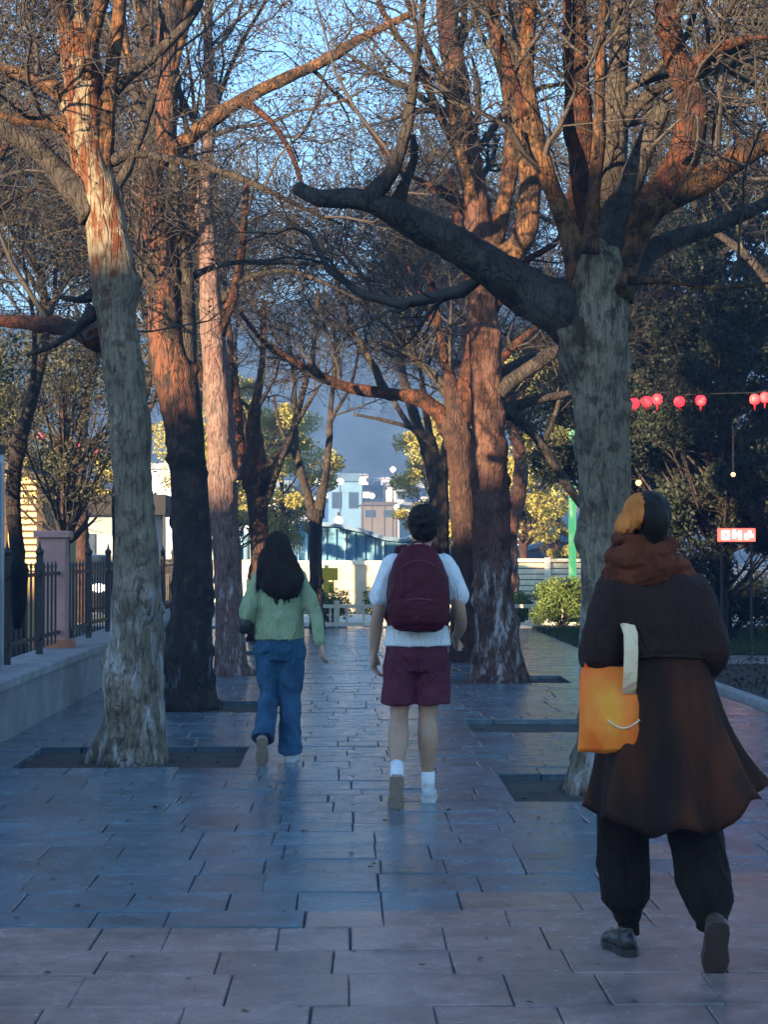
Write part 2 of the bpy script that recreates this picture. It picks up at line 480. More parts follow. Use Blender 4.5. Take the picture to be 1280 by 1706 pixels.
def generic_tree(name, seed, h0, h1, rtrunk, nl, mats, dens, thin, leaf, lm, tm, zmin, size=(0.014, 0.034), blen=(1.0, 2.4)):
    rs = np.random.default_rng(seed)
    root = empty(name)
    pts = [(0, 0, -0.08, rtrunk*1.15), (rs.normal()*0.03, rs.normal()*0.03, h0*0.5, rtrunk*0.85), (rs.normal()*0.08, rs.normal()*0.08, h0, rtrunk*0.8),
           (rs.normal()*0.25, rs.normal()*0.25, (h0+h1)/2, rtrunk*0.5), (rs.normal()*0.4, rs.normal()*0.4, h1, rtrunk*0.2)]
    tp = catmull(pts, 0.1); link('trunk', stem_mesh('trunk', tp, 18, 0.12, 0.3, seed), M[mats[0]], root)
    paths = [tp[len(tp)//2:]]
    for k in range(nl):
        a = 2*math.pi*(k+rs.uniform(-0.3, 0.3))/nl; i = int(len(tp)*rs.uniform(0.45, 0.75)); q = tp[i]
        dr = np.array([math.cos(a), math.sin(a), rs.uniform(0.7, 1.6)]); dr /= np.linalg.norm(dr)
        L = rs.uniform(0.5, 0.8)*h1*0.6; cur = q[:3].copy(); r = q[3]*0.6; pp = [tuple(cur)+(r,)]
        for s in range(5):
            dr = unit(dr+rs.normal(size=3)*0.16+np.array([0, 0, 0.1])); cur = cur+dr*L/5; pp.append(tuple(cur)+(r*(1-0.16*(s+1)),))
        p = catmull(pp, 0.12); paths.append(p)
        link('limb', stem_mesh('limb', p, 10, 0.14, 0, seed+k), M[mats[1]], root)
    crown(root, paths, seed+9, zmin, M[tm], M[lm], dens, thin, leaf, blen, size, P1=6)
    return root

def copy_tree(o, parent=None):
    c = o.copy(); col.objects.link(c); c.parent = parent
    for ch in list(o.children): copy_tree(ch, c)
    return c

# ================================================================== SETTING: ground
def patch(name, x0, x1, y0, y1, z, mat, th=0.0, kind='structure'):
    b = MB()
    if th: b.box(x0, x1, y0, y1, z-th, z, 0.006)
    else: b.add([(x0,y0,z),(x1,y0,z),(x1,y1,z),(x0,y1,z)], [(0,1,2,3)])
    o = b.build(name, mat); tag(o, kind=kind); return o

soil = plain('soil', (0.045, 0.038, 0.032), 0.95, 0.5, 9, 0.8, 40)
patch('ground', -880, 880, -50, 870, -0.065, plain('ground_earth', (0.10, 0.095, 0.07), 0.95, 0.35, 0.3, 0.5, 6))
patch('path_bedding', -2.9, 4.0, -8, 37.0, -0.055, plain('sand_bed', (0.03, 0.03, 0.03), 0.95, 0.3, 5))

def slab_material():
    g = NG('paving_stone'); v = g.coord()
    at = g.n('ShaderNodeAttribute', attribute_name='slab')
    n1 = g.noise(v, 2.2, 6, 0.6); n2 = g.noise(v, 34, 6, 0.7); n3 = g.noise(v, 7, 5, 0.65)
    c = g.mix(g.ramp(n1, [(0.3, (0.72, 0.72, 0.72)), (0.7, (1.12, 1.12, 1.12))]), (0, 0, 0), (1, 1, 1))
    c = g.mix(1.0, at.outputs['Color'], c, 'MULTIPLY')
    c = g.mix(1.0, c, g.ramp(n3, [(0.3, (0.8, 0.8, 0.8)), (0.7, (1.15, 1.15, 1.15))]), 'MULTIPLY')
    st = g.noise(v, 0.9, 8, 0.7); c = g.mix(g.ramp(st, [(0.52, (0, 0, 0)), (0.66, (0.6, 0.6, 0.6))]), c, (0.07, 0.075, 0.075))
    sp = g.noise(v, 90, 3, 0.6); c = g.mix(g.ramp(sp, [(0.62, (0, 0, 0)), (0.72, (0.5, 0.5, 0.5))]), c, (0.05, 0.05, 0.05))
    g.base(c)
    rr = g.ramp(n3, [(0.3, (0.11, 0.11, 0.11)), (0.7, (0.32, 0.32, 0.32))]); g.l(rr, g.b.inputs['Roughness'])
    h = g.math('ADD', g.math('MULTIPLY', n2, 0.5), g.math('MULTIPLY', n3, 1.0))
    g.bump(h, 0.4, 0.010)
    return g.m
M['slab'] = slab_material()
M['grout'] = plain('grout', (0.060, 0.070, 0.078), 0.9, 0.4, 9, 0.5, 60)

PITS = [(-1.95, -0.52+-0.1, 13.05, 14.4), (-2.2, -0.75, 17.45, 18.8), (-2.0, -0.75, 22.6, 23.9), (-2.1, -0.8, 27, 28.3), (-2.1, -0.8, 31.4, 32.7),
        (0.98, 2.35, 11.2, 12.6), (1.02, 2.45, 15.5, 16.7), (0.95, 2.5, 21.3, 22.6), (0.9, 2.2, 25.3, 26.5), (0.9, 2.1, 29.8, 31.0)]
PITS[0] = (-2.28, -0.74, 13.0, 14.4)

def paving(name, X0, X1, Y0, Y1, pits, colour, seed, rows=(0.3, 0.6), ws=(0.26, 0.58)):
    rs = random.Random(seed)
    cuts = sorted({Y0, Y1} | {p[2] for p in pits if Y0 < p[2] < Y1} | {p[3] for p in pits if Y0 < p[3] < Y1})
    ys = [Y0]
    for a, b in zip(cuts[:-1], cuts[1:]):
        n = max(1, round((b-a)/0.40)); u = [rs.uniform(0.75, 1.25) for _ in range(n)]; t = sum(u); y = a
        for k in u: y += (b-a)*k/t; ys.append(y)
    V, Fc, C = [], [], []; GV = []
    for y0, y1 in zip(ys[:-1], ys[1:]):
        ym = (y0+y1)/2
        spans = [(X0, X1)]
        for p in pits:
            if p[2] < ym < p[3]:
                ns = []
                for a, b in spans:
                    if p[0] > a and p[1] < b: ns += [(a, p[0]), (p[1], b)]
                    else: ns.append((a, b))
                spans = ns
        for a, b in spans:
            GV.append((a, b, y0, y1))
            x = a - (rs.uniform(0, 0.3) if a == X0 else 0)
            while x < b-0.02:
                wd = rs.uniform(*ws); x2 = min(b, x+wd)
                if b-x2 < 0.16: x2 = b
                g = rs.uniform(0.0015, 0.004); c = 0.005
                zt = rs.uniform(-0.004, 0.002)
                tx, ty = rs.gauss(0, 0.004), rs.gauss(0, 0.004)
                xa, xb, ya, yb = x+g, x2-g, y0+g*1.8, y1-g*1.8; xm, yy = (xa+xb)/2, ym
                if xb-xa > 0.03:
                    j = [rs.uniform(-0.004, 0.004) for _ in range(8)]
                    cor = [(xa+j[0], ya+j[1]), (xb+j[2], ya+j[3]), (xb+j[4], yb+j[5]), (xa+j[6], yb+j[7])]
                    base = len(V)
                    for (px, py) in cor: V.append((px, py, -0.05))
                    for (px, py) in cor: V.append((px, py, zt-c+(px-xm)*tx+(py-yy)*ty))
                    for (px, py) in cor:
                        qx = px+(c if px < xm else -c); qy = py+(c if py < yy else -c)
                        V.append((qx, qy, zt+(px-xm)*tx+(py-yy)*ty))
                    fs = [(8, 9, 10, 11)] + [(l+i, l+(i+1) % 4, l+4+(i+1) % 4, l+4+i) for l in (0, 4) for i in range(4)]
                    Fc += [tuple(base+i for i in f) for f in fs]
                    C += [colour(xm, ym, rs)]*12
                x = x2
    me = bpy.data.meshes.new(name); me.from_pydata(V, [], Fc)
    gb = MB()
    for a, b_, c_, d_ in GV: gb.add([(a, c_, -0.013), (b_, c_, -0.013), (b_, d_, -0.013), (a, d_, -0.013)], [(0, 1, 2, 3)])
    tag(gb.build('grout', M['grout']), kind='structure')
    at = me.color_attributes.new('slab', 'FLOAT_COLOR', 'POINT')
    at.data.foreach_set('color', np.array([c+(1,) for c in C], dtype=np.float32).ravel())
    me.update(); o = link(name, me, M['slab']); tag(o, kind='structure'); return o

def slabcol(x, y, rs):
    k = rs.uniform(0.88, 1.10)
    # warm foreground light painted as a reddish tint on the first rows, rest blue-grey
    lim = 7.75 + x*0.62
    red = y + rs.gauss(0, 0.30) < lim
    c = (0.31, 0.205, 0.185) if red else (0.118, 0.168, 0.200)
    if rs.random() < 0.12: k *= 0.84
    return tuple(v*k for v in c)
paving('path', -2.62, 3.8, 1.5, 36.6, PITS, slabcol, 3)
def slabcol2(x, y, rs): return tuple(v*rs.uniform(0.85, 1.1) for v in (0.22, 0.21, 0.215))
paving('side_path', 3.83, 16, 24.6, 27.0, [], slabcol2, 5)
for i, p in enumerate(PITS):
    b = MB(); n = 14
    vs = []
    for a in range(n+1):
        for c in range(n+1):
            x = p[0]+(p[1]-p[0])*a/n; y = p[2]+(p[3]-p[2])*c/n
            vs.append((x, y, -0.045+0.012*mnoise.noise(Vector((x*6, y*6, 0)))))
    b.add(vs, [(a*(n+1)+c, (a+1)*(n+1)+c, (a+1)*(n+1)+c+1, a*(n+1)+c+1) for a in range(n) for c in range(n)])
    tag(b.build('tree_pit_soil', soil), kind='structure')

# kerb, planting bed and grass on the right
kerb_m = plain('kerb_stone', (0.24, 0.25, 0.26), 0.75, 0.2, 8, 0.4, 50)
b = MB()
y = 2.0
while y < 24.4:
    b.box(3.83, 3.95, y, y+0.97, -0.06, 0.07, 0.012); y += 0.985
tag(b.build('kerb', kerb_m), kind='structure')
patch('planting_bed', 3.96, 14, 1.0, 24.5, 0.02, plain('bed_soil', (0.035, 0.028, 0.024), 0.95, 0.5, 6, 0.8, 30))
patch('lawn', 3.5, 30, 27.05, 36.8, 0.01, plain('lawn_soil', (0.03, 0.045, 0.025), 0.95, 0.4, 5, 0.8, 30))
patch('road', -60, 60, 37.1, 46.5, -0.04, plain('road_concrete', (0.55, 0.52, 0.44), 0.85, 0.15, 1.5, 0.3, 30))
b = MB()
x = -14.0
while x < 14:
    b.box(x, x+0.97, 36.85, 37.02, -0.06, 0.03, 0.012); x += 0.985
tag(b.build('road_kerb', kerb_m), kind='structure')

# grass blades of the lawn
rs_ = np.random.default_rng(3)
n = 26000
gx = rs_.uniform(3.5, 12, n); gy = rs_.uniform(27.1, 36.7, n); h = rs_.uniform(0.05, 0.13, n); a = rs_.uniform(0, 6.28, n)
p0 = np.stack([gx, gy, np.full(n, 0.0)], 1); dxy = np.stack([np.cos(a), np.sin(a), 0*a], 1)*0.008
tipv = p0+np.stack([rs_.normal(size=n)*0.03, rs_.normal(size=n)*0.03, h], 1)
v = np.stack([p0-dxy, p0+dxy, tipv], 1).reshape(-1, 3)
tag(link('grass', mesh_np('grass', v, np.arange(n*3).reshape(n, 3), False), M['leaf_hedge']), 'short dark green grass covering the lawn right of the paved path', 'grass', kind='stuff')

# fallen leaves and grit on the paving and in the pits
rs_ = np.random.default_rng(8); n = 1500
lx = rs_.uniform(-2.6, 3.8, n); ly = rs_.uniform(5.5, 36, n)
for k_ in range(900):
    p_ = PITS[rs_.integers(0, len(PITS))]; lx = np.append(lx, rs_.uniform(p_[0], p_[1])); ly = np.append(ly, rs_.uniform(p_[2], p_[3]))
inp = np.zeros(len(lx), bool)
for p_ in PITS: inp |= (lx > p_[0]) & (lx < p_[1]) & (ly > p_[2]) & (ly < p_[3])
lz = np.where(inp, -0.030, 0.006); nn = len(lx); aa = rs_.uniform(0, 6.28, nn); sz_ = rs_.uniform(0.006, 0.020, nn)
ex = np.stack([np.cos(aa)*sz_, np.sin(aa)*sz_, rs_.uniform(-0.3, 0.3, nn)*sz_*0.6], 1); ey = np.stack([-np.sin(aa)*sz_*0.5, np.cos(aa)*sz_*0.5, rs_.uniform(0, 0.5, nn)*sz_*0.6], 1)
c0_ = np.stack([lx, ly, lz], 1)
tag(link('fallen_leaves', mesh_np('fallen_leaves', np.stack([c0_-ex, c0_+ey, c0_+ex, c0_-ey], 1).reshape(-1, 3), np.arange(nn*4).reshape(nn, 4), False), leafmat('leaf_litter', (0.05, 0.03, 0.015), (0.10, 0.06, 0.03), (0.16, 0.11, 0.05), 0.1)),
    'small dry fallen leaves scattered over the paving and in the tree pits', 'leaves', kind='stuff')

n = 9000; lx = rs_.uniform(4.0, 9, n); ly = rs_.uniform(12, 24.4, n); kk = np.array([mnoise.noise(Vector((a_*0.9, b_*0.9, 2))) for a_, b_ in zip(lx, ly)]) > -0.05
lx, ly = lx[kk], ly[kk]; v_, q_ = leaves_np(np.stack([lx, ly, rs_.uniform(0.02, 0.11, len(lx))], 1), (0.015, 0.035), rs_)
tag(link('ground_cover', mesh_np('ground_cover', v_, q_, False), M['leaf_dark']), 'low dark ground cover growing in the planting bed beyond the kerb', 'ground cover', kind='stuff')

# hills far behind
def hill(name, y, X0, X1, hf, mat, depth=120):
    nx, ny = 90, 14; V = []
    for j in range(ny):
        for i in range(nx):
            x = X0+(X1-X0)*i/(nx-1); t = j/(ny-1); yy = y+depth*t
            z = hf(x)*(math.sin(t*math.pi/2))**0.9 + 5*mnoise.noise(Vector((x*0.03, yy*0.03, 0)))*t + 1.5*mnoise.noise(Vector((x*0.15, yy*0.15, 3)))*t
            V.append((x, yy, z-0.1))
    Fq = [(j*nx+i, j*nx+i+1, (j+1)*nx+i+1, (j+1)*nx+i) for j in range(ny-1) for i in range(nx-1)]
    me = bpy.data.meshes.new(name); me.from_pydata(V, [], Fq); me.polygons.foreach_set('use_smooth', [True]*len(Fq)); me.update()
    return tag(link(name, me, mat), kind='structure')
hill('wooded_hill', 260, -260, 300, lambda x: 44+9*math.sin(x*0.012+1.2)+5*math.sin(x*0.05), plain('hill_wood', (0.022, 0.040, 0.062), 0.95, 0.9, 0.16, 1.0, 1.2))

# ================================================================== TREES of the two rows
GL, GR = 'plane trees in the left row along the path', 'plane trees in the right row along the path'
traced_tree('plane_tree', 'nearest left plane tree with smooth grey-green bark and worn whitewashed foot', 13.7, (222, 1262),
    [(222,1266,112),(224,1235,104),(225,1200,100),(227,1100,88),(228,1000,81),(226,900,74),(220,800,65),(215,700,62),(205,600,63),(190,500,68),(180,400,67),(167,330,66),(145,250,62),(134,150,60),(122,50,57),(112,-60,50),(105,-200,36)],
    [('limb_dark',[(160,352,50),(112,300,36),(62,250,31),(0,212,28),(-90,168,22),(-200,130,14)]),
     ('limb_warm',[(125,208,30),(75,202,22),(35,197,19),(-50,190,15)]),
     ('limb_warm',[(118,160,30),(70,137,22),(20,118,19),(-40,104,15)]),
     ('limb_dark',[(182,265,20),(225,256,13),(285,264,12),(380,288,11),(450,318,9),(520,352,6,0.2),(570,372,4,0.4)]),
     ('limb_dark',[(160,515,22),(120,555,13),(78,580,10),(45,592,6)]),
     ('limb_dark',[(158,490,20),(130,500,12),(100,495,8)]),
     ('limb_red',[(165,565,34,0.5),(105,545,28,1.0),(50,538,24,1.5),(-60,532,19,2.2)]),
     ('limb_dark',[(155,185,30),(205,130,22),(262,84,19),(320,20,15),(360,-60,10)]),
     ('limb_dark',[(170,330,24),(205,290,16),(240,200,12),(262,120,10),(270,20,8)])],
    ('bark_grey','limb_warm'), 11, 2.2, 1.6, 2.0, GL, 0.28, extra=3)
traced_tree('plane_tree', 'second left-row plane tree with nearly black lower trunk and orange-lit stem above', 18.3, (316, 1178),
    [(316,1180,84),(316,1140,80),(318,1060,74),(320,1000,68),(320,900,65),(314,800,60),(305,700,64),(287,610,70),(275,540,60),(270,450,52),(264,400,47),(248,300,42),(262,220,44),(274,150,46),(278,80,44),(290,0,40),(300,-120,30)],
    [('limb_dark',[(300,660,44),(309,580,34),(312,480,26),(303,400,23),(294,320,21),(288,270,17)]),
     ('limb_warm',[(262,262,30),(300,240,26),(335,210,24),(400,165,22),(470,130,20),(545,95,18),(600,60,15),(690,15,11)]),
     ('limb_red',[(405,165,13),(450,200,11),(485,255,9),(505,310,7),(530,350,5)]),
     ('limb_dark',[(290,470,26),(250,470,16),(214,468,15)]),
     ('limb_warm',[(262,230,24),(225,150,18),(205,60,15),(195,-40,10)]),
     ('limb_dark',[(300,470,16,0.3),(370,440,9,0.6),(450,436,8,0.9),(520,440,7,1.1),(600,460,5,1.3)])],
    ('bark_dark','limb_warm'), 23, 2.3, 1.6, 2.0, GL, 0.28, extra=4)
traced_tree('plane_tree', 'slim pinkish-brown plane tree behind the black-trunked one in the left row', 23.2, (386, 1122),
    [(387,1124,56),(385,1085,50),(382,1000,47),(377,900,44),(368,800,44),(366,700,46),(358,600,42),(350,500,36),(345,400,28),(340,300,24),(350,180,20),(345,60,16),(350,-60,12)],
    [('limb_red',[(368,690,26),(352,660,18),(335,620,14),(300,560,10)]),
     ('limb_red',[(360,560,22),(385,500,15),(402,420,12),(410,300,9)]),
     ('limb_warm',[(350,450,18),(320,380,13),(318,280,11),(300,150,8)]),
     ('limb_dark',[(352,520,14),(400,470,10),(470,450,8),(540,470,6),(600,500,4)])],
    ('bark_pink','limb_red'), 31, 2.8, 1.5, 2.0, GL, 0.25, extra=4)
traced_tree('plane_tree', 'slim brown tree forking low into three behind the long-haired walker', 32.0, (434, 1063),
    [(434,1066,36),(433,1000,33),(432,900,31),(428,830,34),(427,795,40)],
    [('limb_red',[(425,805,32),(408,775,24),(398,735,20),(392,650,14),(380,540,10),(372,440,7)]),
     ('limb_dark',[(430,805,28),(458,768,19),(482,735,15),(500,670,11),(522,580,8),(530,480,6)]),
     ('limb_red',[(425,800,36),(424,750,30),(422,700,22),(436,610,12),(440,500,8)]),
     ('limb_dark',[(400,735,12),(370,690,9),(340,640,6)])],
    ('bark_brown','limb_dark'), 41, 3.7, 1.1, 1.2, GL, 0.15, thin=0.0045, lm='leaf_olive', extra=2)
traced_tree('young_tree', 'thin dark tree with a narrow fork beside the yellow sign at the path end', 36.4, (527, 1046),
    [(529,1050,25),(527,1000,23),(526,900,21),(527,850,24)],
    [('limb_dark',[(524,862,17),(512,822,12),(500,782,11),(493,730,9),(490,640,7),(478,540,5)]),
     ('limb_dark',[(530,862,17),(541,800,12),(548,740,11),(551,680,9),(558,600,7),(556,500,5)]),
     ('limb_dark',[(498,770,8),(470,720,6),(455,660,4)]), ('limb_dark',[(550,700,7),(585,640,5),(600,570,4)])],
    ('bark_black','limb_dark'), 47, 4.0, 0.8, 1.2, None, 0.15, thin=0.0045, lm='leaf_olive', extra=0)
traced_tree('plane_tree', 'big right-row plane tree with thick spreading limbs behind the orange bag', 12.0, (1005, 1306),
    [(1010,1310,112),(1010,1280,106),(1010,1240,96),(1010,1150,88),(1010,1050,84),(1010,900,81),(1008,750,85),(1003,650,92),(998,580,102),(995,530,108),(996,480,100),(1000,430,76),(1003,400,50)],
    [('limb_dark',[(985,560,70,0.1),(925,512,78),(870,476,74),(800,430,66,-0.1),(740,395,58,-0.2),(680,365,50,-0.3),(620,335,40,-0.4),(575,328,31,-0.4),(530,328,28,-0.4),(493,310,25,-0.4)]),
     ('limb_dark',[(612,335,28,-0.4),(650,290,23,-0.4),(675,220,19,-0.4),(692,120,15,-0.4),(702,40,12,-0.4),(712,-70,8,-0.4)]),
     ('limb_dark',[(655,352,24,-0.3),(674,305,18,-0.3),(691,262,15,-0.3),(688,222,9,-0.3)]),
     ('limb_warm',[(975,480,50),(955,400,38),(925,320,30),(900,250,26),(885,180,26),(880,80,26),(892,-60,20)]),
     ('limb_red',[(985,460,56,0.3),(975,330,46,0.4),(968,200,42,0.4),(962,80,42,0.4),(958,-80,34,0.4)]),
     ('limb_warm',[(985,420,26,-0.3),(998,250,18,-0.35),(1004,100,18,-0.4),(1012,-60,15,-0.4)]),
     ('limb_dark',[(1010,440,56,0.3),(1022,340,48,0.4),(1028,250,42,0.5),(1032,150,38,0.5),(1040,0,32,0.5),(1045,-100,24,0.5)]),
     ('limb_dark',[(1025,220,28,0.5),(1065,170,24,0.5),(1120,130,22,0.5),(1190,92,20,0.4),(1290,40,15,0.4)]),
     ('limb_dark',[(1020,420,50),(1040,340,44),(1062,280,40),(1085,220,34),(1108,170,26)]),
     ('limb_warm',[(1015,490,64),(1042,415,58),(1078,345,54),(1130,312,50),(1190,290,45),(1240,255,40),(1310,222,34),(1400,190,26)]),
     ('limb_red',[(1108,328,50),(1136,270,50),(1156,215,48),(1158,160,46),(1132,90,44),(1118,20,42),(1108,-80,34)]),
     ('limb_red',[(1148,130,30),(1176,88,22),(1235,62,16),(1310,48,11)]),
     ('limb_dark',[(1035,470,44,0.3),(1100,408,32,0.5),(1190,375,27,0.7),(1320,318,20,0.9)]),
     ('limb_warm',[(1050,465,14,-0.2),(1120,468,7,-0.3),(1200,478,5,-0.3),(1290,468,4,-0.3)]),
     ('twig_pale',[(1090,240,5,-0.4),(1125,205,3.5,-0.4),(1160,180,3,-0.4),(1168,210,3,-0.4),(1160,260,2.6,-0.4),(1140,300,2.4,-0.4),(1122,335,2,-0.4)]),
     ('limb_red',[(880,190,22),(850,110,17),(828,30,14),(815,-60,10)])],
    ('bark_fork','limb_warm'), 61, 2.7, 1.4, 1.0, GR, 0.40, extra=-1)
traced_tree('plane_tree', 'reddish plane tree with whitewashed right flank standing just right of the man', 21.8, (830, 1130),
    [(830,1134,86),(829,1100,78),(826,1040,70),(824,1000,66),(820,900,61),(816,750,56),(810,600,50),(806,500,47),(804,420,45),(799,360,42),(785,280,40),(770,180,38),(758,100,36),(745,20,34),(738,-80,26)],
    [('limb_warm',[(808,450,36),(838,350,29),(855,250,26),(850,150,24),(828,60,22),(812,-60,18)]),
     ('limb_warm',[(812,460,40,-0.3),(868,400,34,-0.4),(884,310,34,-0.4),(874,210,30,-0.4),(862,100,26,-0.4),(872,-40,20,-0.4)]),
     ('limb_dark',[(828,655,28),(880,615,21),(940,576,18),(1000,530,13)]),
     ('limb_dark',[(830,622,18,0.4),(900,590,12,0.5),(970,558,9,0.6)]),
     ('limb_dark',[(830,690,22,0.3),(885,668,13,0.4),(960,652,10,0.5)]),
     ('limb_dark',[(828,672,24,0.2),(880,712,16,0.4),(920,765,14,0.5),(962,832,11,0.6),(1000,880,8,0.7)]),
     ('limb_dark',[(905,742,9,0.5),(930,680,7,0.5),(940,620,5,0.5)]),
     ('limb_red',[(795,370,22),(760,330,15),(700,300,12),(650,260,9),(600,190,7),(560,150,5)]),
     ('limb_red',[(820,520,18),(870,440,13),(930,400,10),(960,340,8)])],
    ('bark_red','limb_warm'), 71, 2.9, 1.7, 2.0, GR, 0.32, extra=3)
traced_tree('plane_tree', 'dark red-brown plane tree with broken stub top and long limb reaching left', 25.8, (770, 1100),
    [(771,1104,48),(772,1060,44),(775,950,43),(772,850,41),(768,750,43),(762,700,45),(758,665,36),(752,640,26),(748,612,12)],
    [('limb_red',[(757,712,34),(725,682,25),(690,662,23),(640,655,20),(580,645,18),(530,625,15),(490,602,12),(440,570,9),(400,520,6)]),
     ('limb_red',[(765,700,36),(785,610,26),(792,500,20),(770,400,15),(752,280,11)]),
     ('limb_dark',[(640,652,13),(618,600,10),(585,540,8),(560,470,6),(540,380,5)]),
     ('limb_red',[(758,660,18),(738,580,13),(722,480,10),(690,380,8)])],
    ('bark_brown','limb_red'), 83, 3.2, 1.6, 2.0, GR, 0.2, thin=0.004, lm='leaf_olive', extra=2)
traced_tree('young_tree', 'thin dark tree with a high fork close behind the red-brown broken-topped tree', 30.5, (738, 1072),
    [(738,1076,22),(738,1000,20),(739,900,19),(738,800,20),(736,775,22)],
    [('limb_dark',[(734,785,17),(722,745,13),(712,700,11),(700,610,8),(680,520,6)]),
     ('limb_dark',[(738,785,15),(745,725,12),(752,640,10),(745,540,7)]),
     ('limb_dark',[(722,742,10),(690,715,8),(640,700,6),(590,690,4)])],
    ('bark_black','limb_dark'), 91, 3.8, 0.9, 1.2, None, 0.15, thin=0.0045, lm='leaf_olive', extra=0)

# bare trees standing outside the two rows: one of each kind, then copies
protos = [generic_tree('bare_tree', 201, 3.2, 8.2, 0.17, 6, ('bark_red','limb_red'), 2.3, 0.0045, 1.5, 'leaf_brown', 'twig', 1.9),
          generic_tree('bare_tree', 202, 3.6, 9.2, 0.15, 7, ('bark_brown','limb_dark'), 2.3, 0.0045, 1.8, 'leaf_olive', 'twig', 2.1),
          generic_tree('bare_tree', 203, 2.8, 7.4, 0.13, 6, ('bark_black','limb_dark'), 2.5, 0.005, 2.0, 'leaf_olive', 'twig_pale', 1.8)]
BARE = [  # x, y, turn, scale, proto, label
    (-4.6, 21.0, 0.3, 1.0, 0, 'bare reddish tree behind the fence nearest the left edge'),
    (-5.4, 27.5, 1.9, 1.05, 1, 'bare brown tree behind the pinkish gate pillar'),
    (-4.0, 33.5, 4.0, 1.0, 2, 'bare dark tree behind the fence, seen between the first two left trunks'),
    (-5.6, 40.6, 5.1, 1.0, 1, 'bare brown tree on the road verge beyond the left row'),
    (1.6, 35.2, 0.9, 1.05, 2, 'last bare tree of the right row, hidden behind the second thin fork'),
    (3.4, 39.5, 3.3, 1.05, 0, 'bare reddish tree beyond the low shrub at the right'),
    (5.2, 31.0, 2.0, 1.1, 1, 'bare brown tree on the lawn between the big right trunk and the evergreens'),
    (-4.3, 25.0, 3.6, 0.9, 2, 'bare dark low-branched tree close behind the railing, left of the black trunk'),
    (-5.9, 31.5, 0.7, 1.0, 1, 'bare brown tree right in front of the grey hut, left of the first trunk'),
    (-3.7, 49.8, 2.6, 1.35, 2, 'bare dark tree across the road behind the slim pinkish trunk'),
    (3.3, 57.0, 1.1, 1.4, 0, 'tall bare reddish tree beyond the tan wall, hidden behind the reddish plane trunks'),
    (6.4, 45.6, 4.9, 1.3, 1, 'tall bare brown tree behind the big plane trunk beyond the road'),
    (4.9, 18.0, 1.2, 1.0, 2, 'bare dark tree in the planting bed beyond the kerb at the right'),
    (5.6, 23.2, 4.4, 1.05, 0, 'bare reddish tree at the back of the planting bed under the red lanterns'),
]
for i, (x, y, a, k, p, lab) in enumerate(BARE):
    first = all(BARE[j][4] != p for j in range(i))
    o = protos[p] if first else copy_tree(protos[p])
    o.location = (x, y, 0); o.rotation_euler = (0, 0, a); o.scale = (k, k, k)
    tag(o, lab, 'tree', 'bare trees outside the two rows')

# evergreens that make the dark mass on the right, leafy trees lit beyond the road
def leafy(name, seed, h0, h1, rad, n, lm, tm, size, flat=0.5, holes=0.15, clumps=60, zlow=0.0, rt=0.12):
    rs = np.random.default_rng(seed); root = empty(name)
    tp = catmull([(0,0,-0.08,rt), (0.03,0,h0,rt*0.8), (rs.normal()*0.1, rs.normal()*0.1, h1*0.75, rt*0.35), (rs.normal()*0.15, 0, h1*0.95, rt*0.1)], 0.15)
    link('trunk', stem_mesh('trunk', tp, 14, 0.12, 0.3, seed), M[tm], root)
    zc = (h0+h1)/2; hz = (h1-h0)/2
    cen = []; sticks = []
    for k in range(clumps):
        d = unit(rs.normal(size=3)); q = rs.uniform(0.35, 1.0)**0.6
        c = np.array([d[0]*rad*q, d[1]*rad*q, zc+d[2]*hz*q])
        if d[2] > 0.3: c[:2] *= 0.85
        cen.append(c)
        z0 = max(h0*0.8, c[2]-abs(c[0])-rs.uniform(0.3, 1.0)); z0 = min(z0, h1*0.85)
        s = np.array([0, 0, z0]); sticks.append(np.stack([np.r_[s*(1-t)+c*t+np.array([0,0,-0.15*math.sin(t*3.14)]), 0.03*(1-0.8*t)] for t in np.linspace(0, 1, 6)]))
    cen = np.array(cen); cr = rs.uniform(0.22, 0.5, clumps)*rad*0.6
    k = rs.integers(0, clumps, n); off = unit(rs.normal(size=(n, 3)))*(rs.uniform(0, 1, (n, 1))**0.45)*cr[k][:, None]*np.array([1, 1, 0.75])
    pts = cen[k]+off
    pts = pts[pts[:, 2] > zlow]
    st = np.stack(sticks); tw = spawn(st, 8, (0.4, 1.0), (0.3, 0.7), 0.5, 0.006, 4, 1.0, 0.1, 0, 0.25, rs)
    c = link('crown', cat_mesh('crown', [tubes_np(st, 5), tubes_np(tw, 3)]), M['limb_dark'], root)
    v, q = leaves_np(pts, size, rs); link('leaves', mesh_np('leaves', v, q, False), M[lm], c, False)
    return root
ev = [leafy('evergreen_tree', 301, 0.9, 6.4, 1.75, 90000, 'leaf_dark', 'bark_black', (0.02, 0.045), clumps=85, zlow=0.5),
      leafy('evergreen_tree', 302, 1.6, 7.6, 2.0, 95000, 'leaf_dark', 'bark_black', (0.02, 0.045), clumps=85, zlow=0.9)]
EV = [(5.4, 27.8, 0.4, 1.0, 0, 'dark dense evergreen tree just right of the big plane trunk'),
      (8.0, 28.6, 2.0, 1.05, 1, 'dark evergreen tree at the right edge behind the red lanterns'),
      (6.6, 33.5, 3.1, 1.1, 1, 'dark evergreen tree standing behind the first evergreen'),
      (10.4, 34.0, 5.0, 1.1, 0, 'dark evergreen tree farthest back at the right edge'),
      (4.6, 30.4, 2.4, 0.95, 1, 'dark evergreen tree close behind the one beside the big trunk'),
      (8.6, 24.0, 4.0, 0.95, 0, 'dark evergreen tree under the last red lantern'),
      (7.2, 22.6, 1.0, 0.85, 0, 'dark evergreen tree at the back of the planting bed at the right edge')]
